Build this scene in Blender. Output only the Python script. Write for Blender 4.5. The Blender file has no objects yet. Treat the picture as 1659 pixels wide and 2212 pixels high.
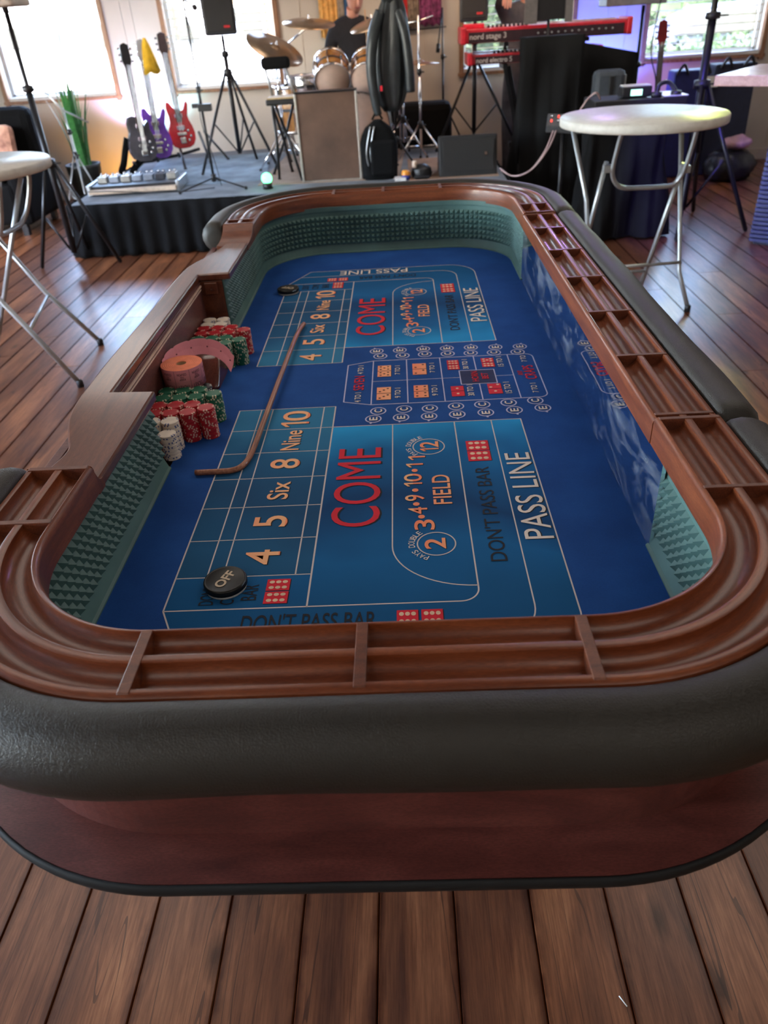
import bpy, bmesh, math, random
from mathutils import Vector, Matrix, Quaternion
random.seed(7)
PI = math.pi
SC = bpy.context.scene
COL = SC.collection

# ------------------------------------------------------------------ camera
cam_data = bpy.data.cameras.new('camera')
cam = bpy.data.objects.new('camera', cam_data)
COL.objects.link(cam)
SC.camera = cam
fw = Vector((-0.04038755, 0.82760669, -0.55985357))
rt = Vector((0.99835075, 0.01054516, -0.05643207))
up = Vector((0.04079981, 0.56120938, 0.82666765))
cam.matrix_world = Matrix(((rt.x, up.x, -fw.x, 0), (rt.y, up.y, -fw.y, 0), (rt.z, up.z, -fw.z, 1.5), (0, 0, 0, 1)))
cam_data.sensor_fit = 'VERTICAL'
cam_data.sensor_height = 36
cam_data.lens = 1596.86 / 2212 * 36
cam_data.clip_start = .05
cam_data.clip_end = 200
cam_data.dof.use_dof = True
cam_data.dof.focus_distance = 1.15
cam_data.dof.aperture_fstop = 6.2

# ------------------------------------------------------------------ world, sun, lights, exposure
world = bpy.data.worlds.new('world')
SC.world = world
world.use_nodes = True
wn = world.node_tree
sky = wn.nodes.new('ShaderNodeTexSky')
sky.sky_type = 'NISHITA'
sky.sun_elevation = math.radians(52)
sky.sun_rotation = math.radians(195)
sky.sun_disc = False
sky.dust_density = 2.5
bg = wn.nodes['Background']
bg.inputs['Strength'].default_value = 8.0
wn.links.new(sky.outputs['Color'], bg.inputs['Color'])

def lamp(name, kind, loc, aim, power, color, size=(1, 1), spot=None, blend=.5):
    d = bpy.data.lights.new(name, kind)
    o = bpy.data.objects.new(name, d)
    COL.objects.link(o)
    o.location = loc
    o.rotation_euler = (Vector(aim) - Vector(loc)).to_track_quat('-Z', 'Y').to_euler()
    d.energy = power
    d.color = color
    if kind == 'AREA':
        d.shape = 'RECTANGLE'
        d.size, d.size_y = size
    if kind == 'SPOT':
        d.spot_size = spot
        d.spot_blend = blend
        d.shadow_soft_size = size[0]
    if kind == 'SUN':
        d.angle = math.radians(1)
    return o

lamp('sun', 'SUN', (3, -6, 12), (3 - 2, -6 + 6.2, 12 - 8.5), 3.0, (1, .95, .86))
# daylight through the back windows (the openings in wall_back)
for wx, wwid in ((-3.38, 1.1), (-1.69, 1.05), (1.2, 1.05), (3.0, 1.1)):
    o_ = lamp('back_window_portal', 'AREA', (wx, 8.74, 1.55), (wx, 0, 1.55), 1, (1, 1, 1), (wwid, 1.1))
    o_.data.cycles.is_portal = True
# daylight through the left windows
for wy in (-.6, 1.9, 4.4):
    lamp('left_window_light', 'AREA', (-5.05, wy, 1.6), (0, wy, .7), 22, (.80, .90, 1), (1.5, 1.2))
# soft overhead fill areas, added under the ceiling to brighten the room
for cx, cy in ((-1.8, -1.2), (1.6, -1.2), (-1.8, 2.6), (1.6, 2.6), (-1.8, 6.2), (1.6, 6.2)):
    lamp('ceiling_fill', 'AREA', (cx, cy, 2.84), (cx, cy, 0), 19, (1, .9, .8), (2.2, 1.5))
# stage uplights and spots, then two added wall fills
lamp('cyan_uplight', 'SPOT', (-2.42, 8.2, .45), (-2.5, 8.55, 2.1), 70, (.35, .8, 1), (.05, .05), 1.9)
lamp('violet_uplight', 'SPOT', (-2.66, 8.25, .6), (-2.7, 8.55, 1.3), 40, (.75, .45, 1), (.05, .05), 2.0)
lamp('orange_uplight', 'SPOT', (-2.75, 8.1, .1), (-2.75, 8.55, .6), 20, (1, .5, .1), (.05, .05), 2.2)
lamp('blue_uplight', 'SPOT', (1.95, 8.1, .7), (2.0, 8.55, 1.5), 120, (.07, .16, 1), (.05, .05), 2.2)
lamp('violet_floor_light', 'SPOT', (2.3, 7.9, .5), (2.4, 8.55, .9), 22, (.45, .2, 1), (.05, .05), 2.2)
lamp('blue_side_light', 'SPOT', (.9, 3.9, 2.5), (2.25, 5.2, .85), 420, (.12, .08, 1), (.04, .04), .75)
lamp('yellow_spot', 'SPOT', (3.4, 7.6, 2.5), (1.38, 4.25, .95), 130, (.85, 1, .25), (.05, .05), .36, 1)
lamp('yellow_floor_spot', 'SPOT', (2.7, 8.1, 2.6), (1.85, 4.35, 0), 130, (.9, 1, .5), (.06, .06), .34, 1)
lamp('violet_spot', 'SPOT', (1.6, 8.0, 2.5), (.75, 3.1, .95), 45, (.55, .3, 1), (.05, .05), .42, .6)
lamp('lavender_wall_fill', 'SPOT', (-2.2, 6.9, 2.7), (-2.1, 8.55, .9), 40, (.66, .72, 1), (.2, .2), 1.5, 1)  # soft fill, added to tint the left part of the back wall
lamp('warm_wall_fill', 'SPOT', (.3, 6.6, 2.7), (.2, 8.55, .9), 60, (1, .62, .36), (.3, .3), 1.7, .9)  # soft warm fill, added to brighten the middle of the back wall

SC.view_settings.view_transform = 'Standard'
SC.view_settings.look = 'None'
SC.view_settings.gamma = 1
SC.view_settings.use_curve_mapping = False
SC.view_settings.exposure = 0.18
SC.cycles.use_denoising = True
SC.cycles.max_bounces = 7
SC.cycles.diffuse_bounces = 4
SC.cycles.glossy_bounces = 4
SC.cycles.transmission_bounces = 6
SC.cycles.sample_clamp_indirect = 6
SC.cycles.caustics_reflective = False
SC.cycles.caustics_refractive = False
SC.cycles.use_adaptive_sampling = True
SC.cycles.adaptive_threshold = .02

# ------------------------------------------------------------------ mesh helpers
class MB:
    def __init__(s): s.v = []; s.f = []; s.m = []; s.s = []; s.uv = []
    def add(s, vs, fs, mi=0, smooth=False, M=None, uvs=None):
        n = len(s.v)
        if M is not None: vs = [M @ Vector(v) for v in vs]
        s.v += [tuple(v) for v in vs]
        for k, f in enumerate(fs):
            s.f.append([n + i for i in f]); s.m.append(mi); s.s.append(smooth)
            s.uv.append(uvs[k] if uvs else None)
        return s
    def box(s, c, d, mi=0, M=None, rz=0, taper=1):
        x, y, z = d[0] / 2, d[1] / 2, d[2] / 2
        vs = [(i * x, j * y, -z) for i, j in ((-1, -1), (1, -1), (1, 1), (-1, 1))] + [(i * x * taper, j * y * taper, z) for i, j in ((-1, -1), (1, -1), (1, 1), (-1, 1))]
        R = Matrix.Translation(c) @ Matrix.Rotation(rz, 4, 'Z')
        if M is not None: R = M @ R
        return s.add(vs, [(3, 2, 1, 0), (4, 5, 6, 7), (0, 1, 5, 4), (1, 2, 6, 5), (2, 3, 7, 6), (3, 0, 4, 7)], mi, False, R)
    def bar(s, a, b, w, h, mi=0):
        a, b = Vector(a), Vector(b)
        q = (b - a).to_track_quat('Z', 'Y').to_matrix().to_4x4()
        return s.box((0, 0, 0), (w, h, (b - a).length), mi, Matrix.Translation((a + b) / 2) @ q)
    def tube(s, pts, r, n=8, mi=0, M=None, caps=True):
        P = [Vector(p) for p in pts]; k = len(P)
        R = r if isinstance(r, (list, tuple)) else [r] * k
        vs = []; T = (P[1] - P[0]).normalized()
        u = T.orthogonal().normalized()
        for i in range(k):
            t = ((P[min(i + 1, k - 1)] - P[max(i - 1, 0)])).normalized()
            u = (u - t * u.dot(t)).normalized(); w = t.cross(u)
            vs += [P[i] + (u * math.cos(2 * PI * j / n) + w * math.sin(2 * PI * j / n)) * R[i] for j in range(n)]
        fs = [(i * n + j, i * n + (j + 1) % n, (i + 1) * n + (j + 1) % n, (i + 1) * n + j) for i in range(k - 1) for j in range(n)]
        s.add(vs, fs, mi, True, M)
        if caps:
            s.add(vs[:n], [list(range(n))[::-1]], mi, False, M); s.add(vs[-n:], [list(range(n))], mi, False, M)
        return s
    def lathe(s, prof, n=24, mi=0, M=None, smooth=True, a0=0, a1=2 * PI):
        full = abs(a1 - a0 - 2 * PI) < 1e-6; m = n if full else n + 1
        vs = [(r * math.cos(a0 + (a1 - a0) * j / n), r * math.sin(a0 + (a1 - a0) * j / n), z) for r, z in prof for j in range(m)]
        fs = [(i * m + j, i * m + (j + 1) % m, (i + 1) * m + (j + 1) % m, (i + 1) * m + j) for i in range(len(prof) - 1) for j in range(n)]
        return s.add(vs, fs, mi, smooth, M)
    def sphere(s, c, r, n=12, mi=0, sc=(1, 1, 1), M=None):
        prof = [(max(1e-4, r * math.sin(PI * i / (n // 2 + 2))), -r * math.cos(PI * i / (n // 2 + 2))) for i in range(n // 2 + 3)]
        R = Matrix.Translation(c) @ Matrix.Diagonal((sc[0], sc[1], sc[2], 1))
        return s.lathe(prof, n, mi, (M @ R) if M is not None else R)
    def prism(s, poly, z0, z1, mi=0, M=None, mside=None):
        n = len(poly)
        vs = [(x, y, z0) for x, y in poly] + [(x, y, z1) for x, y in poly]
        s.add(vs, [list(range(n))[::-1], list(range(n, 2 * n))], mi, False, M)
        return s.add(vs, [(i, (i + 1) % n, n + (i + 1) % n, n + i) for i in range(n)], mi if mside is None else mside, False, M)
    def sweep(s, prof, path, norms, mi=0, smooth=True, closed=True, caps=True, zoff=None):
        """profile (outward offset, z) carried along a plan path with outward normals"""
        n, k = len(prof), len(path); L = [0]
        for i in range(1, k): L.append(L[-1] + math.dist(path[i], path[i - 1]))
        W = [0]
        for i in range(1, n + 1): W.append(W[-1] + math.dist(prof[i % n], prof[i - 1]))
        vs = [(path[i][0] + norms[i][0] * o, path[i][1] + norms[i][1] * o, z + (zoff(L[i]) if zoff else 0)) for i in range(k) for o, z in prof]
        fs, uv = [], []
        for i in range(k - 1):
            for j in range(n if closed else n - 1):
                j2 = (j + 1) % n
                fs.append((i * n + j, i * n + j2, (i + 1) * n + j2, (i + 1) * n + j))
                uv.append(((L[i], W[j]), (L[i], W[j + 1]), (L[i + 1], W[j + 1]), (L[i + 1], W[j])))
        s.add(vs, fs, mi, smooth, None, uv)
        if caps and closed:
            s.add(vs[:n], [list(range(n))[::-1]], mi); s.add(vs[-n:], [list(range(n))], mi)
        return s

def crm(P, k=6):
    out = []
    for i in range(len(P) - 1):
        p0, p1, p2, p3 = P[max(0, i - 1)], P[i], P[i + 1], P[min(len(P) - 1, i + 2)]
        for j in range(k):
            t = j / k
            out.append(Vector([.5 * ((2 * p1[a]) + (-p0[a] + p2[a]) * t + (2 * p0[a] - 5 * p1[a] + 4 * p2[a] - p3[a]) * t * t + (-p0[a] + 3 * p1[a] - 3 * p2[a] + p3[a]) * t ** 3) for a in range(3)]))
    return out + [Vector(P[-1])]

ORG = {}
def meshof(name, mb, mats, org=(0, 0, 0)):
    me = bpy.data.meshes.new(name)
    o = Vector(org)
    me.from_pydata([tuple(Vector(v) - o) for v in mb.v], [], mb.f)
    for m in (mats if isinstance(mats, (list, tuple)) else [mats]): me.materials.append(m)
    me.polygons.foreach_set('material_index', mb.m)
    me.polygons.foreach_set('use_smooth', mb.s)
    if any(u is not None for u in mb.uv):
        lay = me.uv_layers.new(name='UVMap'); data = []
        for f, u in zip(mb.f, mb.uv):
            for k in range(len(f)):
                data += list(u[k]) if u else [0, 0]
        lay.data.foreach_set('uv', data)
    me.update()
    return me
def fixn(me):
    b = bmesh.new(); b.from_mesh(me)
    bmesh.ops.remove_doubles(b, verts=b.verts, dist=1e-5)
    bmesh.ops.recalc_face_normals(b, faces=b.faces)
    b.to_mesh(me); b.free()
def build(name, mb, mats, parent=None, bev=0, sub=0, fix=True, kind=None, label=None, auto=True):
    org = ORG.get(parent.name, Vector()) if parent else Vector()
    me = meshof(name, mb, mats, org)
    if fix: fixn(me)
    o = bpy.data.objects.new(name, me); COL.objects.link(o)
    if parent: o.parent = parent
    ORG[o.name] = org.copy()
    mods(o, bev, sub)
    if kind: o['kind'] = kind
    if label: o['label'] = label
    return o
def mods(o, bev=0, sub=0):
    if bev:
        m = o.modifiers.new('bevel', 'BEVEL'); m.width = bev; m.segments = 2; m.limit_method = 'ANGLE'; m.angle_limit = .6
        m.harden_normals = False
    if sub:
        m = o.modifiers.new('subdivision', 'SUBSURF'); m.levels = m.render_levels = sub
def tagit(o, label, cat, group=None):
    o['label'] = label; o['category'] = cat
    if group: o['group'] = group
    return o
def thing(name, label, cat, loc=(0, 0, 0), group=None):
    o = bpy.data.objects.new(name, None); COL.objects.link(o)
    o.location = loc; o.empty_display_size = .05
    ORG[o.name] = Vector(loc)
    return tagit(o, label, cat, group)
def single(name, mb, mats, label, cat, loc=(0, 0, 0), group=None, bev=0, sub=0, fix=True):
    me = meshof(name, mb, mats, loc)
    if fix: fixn(me)
    o = bpy.data.objects.new(name, me); COL.objects.link(o); o.location = loc
    ORG[o.name] = Vector(loc); mods(o, bev, sub)
    return tagit(o, label, cat, group)
def struct(name, mb, mats, parent=None, bev=0, fix=True):
    o = build(name, mb, mats, parent, bev, fix=fix)
    if not parent: o['kind'] = 'structure'
    return o
def copy_tree(o, parent=None):
    c = o.copy(); COL.objects.link(c)
    if parent: c.parent = parent
    for ch in list(o.children): copy_tree(ch, c)
    return c

# ------------------------------------------------------------------ materials
def _nt(name):
    m = bpy.data.materials.new(name); m.use_nodes = True
    nt = m.node_tree
    return m, nt, nt.nodes['Principled BSDF']
def _coord(nt, scale=(1, 1, 1), kind='Object', rnd=False):
    tc = nt.nodes.new('ShaderNodeTexCoord'); mp = nt.nodes.new('ShaderNodeMapping')
    mp.inputs['Scale'].default_value = scale
    nt.links.new(tc.outputs[kind], mp.inputs['Vector'])
    if rnd:
        oi = nt.nodes.new('ShaderNodeObjectInfo'); ml = nt.nodes.new('ShaderNodeMath'); ml.operation = 'MULTIPLY'
        ml.inputs[1].default_value = 37.0
        nt.links.new(oi.outputs['Random'], ml.inputs[0])
        cb = nt.nodes.new('ShaderNodeCombineXYZ')
        for k in range(3): nt.links.new(ml.outputs[0], cb.inputs[k])
        nt.links.new(cb.outputs[0], mp.inputs['Location'])
    return mp.outputs['Vector']
def _noise(nt, vec, scale, detail=4, rough=.55, dist=0):
    n = nt.nodes.new('ShaderNodeTexNoise')
    n.inputs['Scale'].default_value = scale; n.inputs['Detail'].default_value = detail
    n.inputs['Roughness'].default_value = rough; n.inputs['Distortion'].default_value = dist
    nt.links.new(vec, n.inputs['Vector'])
    return n.outputs['Fac']
def _ramp(nt, fac, stops):
    r = nt.nodes.new('ShaderNodeValToRGB'); e = r.color_ramp.elements
    while len(e) < len(stops): e.new(.5)
    for k, (p, c) in enumerate(stops):
        e[k].position = p; e[k].color = (c[0], c[1], c[2], 1)
    nt.links.new(fac, r.inputs['Fac'])
    return r.outputs['Color']
def _mix(nt, fac, a, b, mode='MIX'):
    m = nt.nodes.new('ShaderNodeMix'); m.data_type = 'RGBA'; m.blend_type = mode
    for sock, val in ((m.inputs['Factor'], fac), (m.inputs['A'], a), (m.inputs['B'], b)):
        if isinstance(val, (int, float)): sock.default_value = val
        elif isinstance(val, tuple): sock.default_value = (*val, 1)
        else: nt.links.new(val, sock)
    return m.outputs['Result']
def _math(nt, op, a, b=0.0, clamp=False):
    m = nt.nodes.new('ShaderNodeMath'); m.operation = op; m.use_clamp = clamp
    for k, val in enumerate((a, b)):
        if isinstance(val, (int, float)): m.inputs[k].default_value = val
        else: nt.links.new(val, m.inputs[k])
    return m.outputs[0]
def _bump(nt, b, h, strength=.3, dist=.002):
    n = nt.nodes.new('ShaderNodeBump'); n.inputs['Strength'].default_value = strength; n.inputs['Distance'].default_value = dist
    nt.links.new(h, n.inputs['Height']); nt.links.new(n.outputs['Normal'], b.inputs['Normal'])
def mat(name, col, rough=.5, metal=0, var=.18, scale=25, bump=0, coat=0, emis=None, es=1, st=(1, 1, 1), coords='Object', spec=.5, sheen=0, alpha=1, bdist=.002, trans=0):
    m, nt, b = _nt(name)
    v = _coord(nt, st, coords); n = _noise(nt, v, scale)
    lo = tuple(c * (1 - var) for c in col); hi = tuple(min(1, c * (1 + var)) for c in col)
    nt.links.new(_ramp(nt, n, [(.3, lo), (.7, hi)]), b.inputs['Base Color'])
    b.inputs['Roughness'].default_value = rough; b.inputs['Metallic'].default_value = metal
    b.inputs['Specular IOR Level'].default_value = spec
    b.inputs['Coat Weight'].default_value = coat; b.inputs['Coat Roughness'].default_value = .12
    b.inputs['Sheen Weight'].default_value = sheen
    b.inputs['Transmission Weight'].default_value = trans
    if alpha < 1: b.inputs['Alpha'].default_value = alpha
    if bump: _bump(nt, b, n, bump, bdist)
    if emis:
        b.inputs['Emission Color'].default_value = (*emis, 1); b.inputs['Emission Strength'].default_value = es
    return m
def wood(name, c1, c2, c3, st=(1, 12, 12), scale=6, rough=.3, coat=.5, coords='Object', bump=.08, rnd=False, crough=.15):
    m, nt, b = _nt(name)
    v = _coord(nt, st, coords, rnd)
    n = _noise(nt, v, scale, 6, .6, .6)
    v2 = _coord(nt, tuple(a * 5 for a in st), coords, rnd)
    f = _noise(nt, v2, scale * 4, 3, .7)
    c = _ramp(nt, n, [(.28, c1), (.5, c2), (.74, c3)])
    c = _mix(nt, .6, c, _ramp(nt, f, [(.38, (.35, .28, .26)), (.6, (1, 1, 1))]), 'MULTIPLY')
    nt.links.new(c, b.inputs['Base Color'])
    b.inputs['Roughness'].default_value = rough
    b.inputs['Coat Weight'].default_value = coat; b.inputs['Coat Roughness'].default_value = crough
    _bump(nt, b, f, bump, .001)
    return m

BLACK = mat('black_plastic', (.012, .012, .014), .42)
BLACKM = mat('black_painted_metal', (.015, .015, .017), .35, .3)
CLOTH = mat('black_cloth', (.0035, .0035, .004), .9, bump=.4, scale=120, sheen=.0, spec=.2, var=.35)
CHROME = mat('chrome', (.78, .78, .8), .12, 1, .05)
STEEL = mat('grey_steel', (.42, .44, .44), .35, .7, .08)
WHITEP = mat('white_plastic', (.78, .77, .73), .42, var=.05, scale=9, bump=.1)

# ------------------------------------------------------------------ setting: floor planks
def plank_mat(name, rnd=True):
    m, nt, b = _nt(name)
    v = _coord(nt, (7, 1, 7), 'Object', rnd)
    n = _noise(nt, v, 2.2, 5, .6, .5)
    v2 = _coord(nt, (75, 3.0, 75), 'Object', rnd)
    f = _noise(nt, v2, 3, 6, .72)
    c = _ramp(nt, n, [(.25, (.085, .036, .023)), (.5, (.23, .093, .045)), (.78, (.45, .20, .095))])
    c = _mix(nt, .75, c, _ramp(nt, f, [(.34, (.45, .38, .36)), (.6, (1, 1, 1))]), 'MULTIPLY')
    # long dark cracks and knots that belong to the boards
    v3 = _coord(nt, (8, .30, 8), 'Object', rnd)
    w = _noise(nt, v3, 2.0, 2, .4)
    d = _math(nt, 'ABSOLUTE', _math(nt, 'SUBTRACT', w, .5))
    c = _mix(nt, _math(nt, 'MULTIPLY', _math(nt, 'LESS_THAN', d, .0032), .7), c, (.05, .022, .014))
    v4 = _coord(nt, (6, 2.6, 6), 'Object', rnd)
    vo = nt.nodes.new('ShaderNodeTexVoronoi'); vo.inputs['Scale'].default_value = 1.0
    nt.links.new(v4, vo.inputs['Vector'])
    kn = _ramp(nt, vo.outputs['Distance'], [(.03, (.12, .08, .07)), (.14, (1, 1, 1))])
    c = _mix(nt, .8, c, kn, 'MULTIPLY')
    if rnd:
        oi = nt.nodes.new('ShaderNodeObjectInfo')
        c = _mix(nt, .75, c, _ramp(nt, oi.outputs['Random'], [(0, (.55, .5, .52)), (.5, (.85, .82, .8)), (1, (1.25, 1.12, 1.0))]), 'MULTIPLY')
    # burnished dark edges of each board
    sx = nt.nodes.new('ShaderNodeSeparateXYZ'); tc = nt.nodes.new('ShaderNodeTexCoord')
    nt.links.new(tc.outputs['Object'], sx.inputs[0])
    if rnd:
        e = _math(nt, 'ABSOLUTE', sx.outputs['X'])
        e = _math(nt, 'ADD', e, _math(nt, 'MULTIPLY', _noise(nt, _coord(nt, (1, 1, 1), 'Object', rnd), 22, 3), .02))
        c = _mix(nt, 1.0, c, _ramp(nt, e, [(.070, (1, 1, 1)), (.085, (.34, .26, .24))]), 'MULTIPLY')
    nt.links.new(c, b.inputs['Base Color'])
    ro = _ramp(nt, f, [(.2, (.36, .36, .36)), (.8, (.27, .27, .27))])
    if rnd:
        ed = _math(nt, 'GREATER_THAN', _math(nt, 'ABSOLUTE', sx.outputs['X']), .0728)
        ro = _mix(nt, ed, ro, (1.0, 1.0, 1.0))
        nt.links.new(_math(nt, 'SUBTRACT', .4, _math(nt, 'MULTIPLY', ed, .4)), b.inputs['Specular IOR Level'])
    else: b.inputs['Specular IOR Level'].default_value = .4
    nt.links.new(ro, b.inputs['Roughness'])
    _bump(nt, b, _math(nt, 'ADD', f, _math(nt, 'MULTIPLY', n, .6)), .22, .0012)
    return m
PLANK = plank_mat('scraped_oak_plank'); PLANKJ = plank_mat('scraped_oak_plank_far', False)
fl = MB(); fl.box((-.2, 2.75, -.06), (10.4, 11.9, .1))
floor = struct('floor', fl, mat('dark_floor_joint', (.02, .01, .008), .8))
PW = .1524; PL = 2.0
def plank_mesh(L):
    b = MB(); w = PW / 2 - .0008; l = L / 2 - .0008; h = .0016
    vs = [(-w, -l, -.010), (w, -l, -.010), (w, l, -.010), (-w, l, -.010), (-w, -l, -h), (w, -l, -h), (w, l, -h), (-w, l, -h),
          (-w + .0022, -l + .002, 0), (w - .0022, -l + .002, 0), (w - .0022, l - .002, 0), (-w + .0022, l - .002, 0)]
    b.add(vs, [(0, 1, 5, 4), (1, 2, 6, 5), (2, 3, 7, 6), (3, 0, 4, 7), (4, 5, 9, 8), (5, 6, 10, 9), (6, 7, 11, 10), (7, 4, 8, 11), (8, 9, 10, 11)])
    return b
pm = meshof('plank', plank_mesh(PL), PLANK)
def in_view(x, y):
    d = Vector((x, y, -1.5)); dd = d.dot(fw)
    if dd <= .05: return False
    u = d.dot(rt) / dd; v = d.dot(up) / dd
    return abs(u) < .60 and -.80 < v < .70
far = MB(); npl = 0; pb = plank_mesh(PL)
for i in range(-34, 33):
    x = -.103 + PW * (i + .5); off = (i * 0.381) % 1.0 * PL
    if abs(x) < 1.0: off = .25 + (i * .381) % 1.0 * .75   # the near boards run unbroken up to under the table
    y = -3.1 + off - PL
    while y < 8.55:
        yc = y + PL / 2
        if -5.2 < x < 4.85 and yc > -3.1:
            vis = any(in_view(x, yc + k) for k in (-.9, -.4, 0, .4, .9)) and not (yc > 6.8 and -2.6 < x < .9) and not (-.35 < x < .3 and 1.0 < yc < 5.8)
            if vis and npl < 290:
                o = bpy.data.objects.new('plank', pm); COL.objects.link(o); o.parent = floor; o.location = (x, yc, 0); npl += 1
                if i % 2: o.rotation_euler = (0, 0, PI)
            else:
                far.add([(a + x, b_ + yc, c) for a, b_, c in pb.v], pb.f)
        y += PL
build('planks_beyond_view', far, PLANKJ, floor, kind='stuff', fix=False)

# ------------------------------------------------------------------ setting: walls, windows, outside
WALL = mat('painted_wall_panel', (.60, .53, .45), .75, var=.05, scale=3, bump=.05, bdist=.004)
TRIMW = wood('window_frame_wood', (.20, .09, .04), (.32, .15, .07), (.42, .22, .11), (14, 14, 2), 3, .45, .2)
SILL = mat('white_sill_paint', (.72, .70, .66), .4, var=.04)
SLAT = mat('blind_slat', (.66, .56, .42), .5, var=.08)
GLASS, _g, _b = _nt('window_glass'); _b.inputs['Transmission Weight'].default_value = 0; _b.inputs['Alpha'].default_value = .06
_b.inputs['Roughness'].default_value = .05; _b.inputs['Base Color'].default_value = (.8, .9, .9, 1)
_nn = _noise(_g, _coord(_g), 2); _g.links.new(_ramp(_g, _nn, [(.4, (.75, .88, .88)), (.6, (.85, .92, .9))]), _b.inputs['Base Color'])
WZ0, WZ1, YW = .95, 2.12, 8.55
wins = [(-3.95, -2.82), (-2.22, -1.14), (.66, 1.72), (2.43, 3.56)]
def wall_with_holes(axis, pos, thick, a0, a1, holes, z1=2.9):
    w = MB(); cur = a0
    def put(p0, p1, q0, q1):
        if axis == 'x': w.box(((p0 + p1) / 2, pos + thick / 2, (q0 + q1) / 2), (p1 - p0, abs(thick), q1 - q0))
        else: w.box((pos + thick / 2, (p0 + p1) / 2, (q0 + q1) / 2), (abs(thick), p1 - p0, q1 - q0))
    for h0, h1, b0, b1 in holes:
        put(cur, h0, 0, z1); put(h0, h1, 0, b0); put(h0, h1, b1, z1); cur = h1
    put(cur, a1, 0, z1)
    return w
wall_back = struct('wall_back', wall_with_holes('x', YW, .16, -5.3, 4.9, [(a, b, WZ0, WZ1) for a, b in wins]), WALL)
struct('wall_left', wall_with_holes('y', -5.2, -.16, -3.2, 8.55, [(-1.4, .2, 1.0, 2.2), (1.1, 2.7, 1.0, 2.2), (3.6, 5.2, 1.0, 2.2)]), WALL)
w = MB(); w.box((4.88, 2.7, 1.45), (.16, 11.9, 2.9)); struct('wall_right', w, WALL)
w = MB(); w.box((-.2, -3.22, 1.45), (10.4, .16, 2.9)); struct('wall_front', w, WALL)
w = MB(); w.box((-.2, 2.7, 2.95), (10.4, 12, .1)); struct('ceiling', w, mat('ceiling_paint', (.26, .25, .24), .8, var=.03))
b = MB(); b.box((-.2, 8.535, .05), (10.1, .03, .1)); struct('baseboard_back', b, mat('baseboard_paint', (.55, .47, .38), .6, var=.05), bev=.004)
# shallow panel seams on the back wall
for k, x in enumerate((-2.62, -2.52, -.9, -.3, .3, 2.05, 2.22, 3.8)):
    b = MB(); b.box((x, 8.548, 1.5), (.012, .012, 2.7)); struct('trim_%d' % (k + 1), b, WALL, bev=.003)
sl = MB(); sl.box((0, 0, 0), (1.0, .045, .003)); SLM = {}
for k, (a, b_) in enumerate(wins):
    n = k + 1
    wd = MB(); cx = (a + b_) / 2; ww = b_ - a
    t = .045
    for x in (a - t / 2 + .012, b_ + t / 2 - .012): wd.box((x, 8.55, (WZ0 + WZ1) / 2), (t, .07, WZ1 - WZ0 + .09))
    wd.box((cx, 8.55, WZ1 + t / 2 - .01), (ww + .09, .07, t)); wd.box((cx, 8.55, WZ0 - .012), (ww + .09, .075, .03))
    win = struct('window_%d' % n, wd, TRIMW, bev=.004)
    s = MB(); s.box((cx, 8.60, WZ0 + .018), (ww - .01, .12, .03)); build('window_sill', s, SILL, win, bev=.003)
    g = MB(); g.box((cx, 8.67, (WZ0 + WZ1) / 2), (ww - .03, .006, WZ1 - WZ0 - .03)); build('pane', g, GLASS, win)
    fr = MB()
    for x in (a + .02, b_ - .02): fr.box((x, 8.67, (WZ0 + WZ1) / 2), (.035, .03, WZ1 - WZ0 - .01))
    for z in (WZ0 + .045, WZ1 - .02): fr.box((cx, 8.67, z), (ww - .03, .03, .03))
    build('sash', fr, SILL, win, bev=.003)
    if n > 1:
        z = WZ0 + .06
        me = None
        while z < WZ1 - .03:
            if me is None:
                q = MB(); q.add([(-ww / 2 + .03, -.024, .004), (ww / 2 - .03, -.024, .004), (ww / 2 - .03, .024, -.004), (-ww / 2 + .03, .024, -.004), (-ww / 2 + .03, -.024, .007), (ww / 2 - .03, -.024, .007), (ww / 2 - .03, .024, -.001), (-ww / 2 + .03, .024, -.001)],
                       [(3, 2, 1, 0), (4, 5, 6, 7), (0, 1, 5, 4), (1, 2, 6, 5), (2, 3, 7, 6), (3, 0, 4, 7)])
                me = meshof('blind_slat', q, SLAT)
            o = bpy.data.objects.new('blind_slat', me); COL.objects.link(o); o.parent = win; o.location = (cx, 8.59, z); z += .068
        q = MB()
        for x in (a + .1, b_ - .1):
            q.box((x, 8.563, (WZ0 + WZ1) / 2), (.006, .002, WZ1 - WZ0 - .06)); q.box((x, 8.617, (WZ0 + WZ1) / 2), (.006, .002, WZ1 - WZ0 - .06))
        build('blind_ladder_tape', q, SLAT, win)
    else:
        q = MB(); q.box((cx, 8.60, WZ1 - .12), (ww - .05, .05, .2)); build('raised_blind', q, SLAT, win, bev=.004)
for k, y in enumerate((-.6, 1.9, 4.4)):
    fr = MB()
    for yy in (y - .8, y + .8, y): fr.box((-5.24, yy, 1.6), (.06, .05, 1.24))
    for z in (.99, 2.21): fr.box((-5.24, y, z), (.06, 1.65, .05))
    win = struct('window_%d' % (5 + k), fr, TRIMW, bev=.004)

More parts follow.
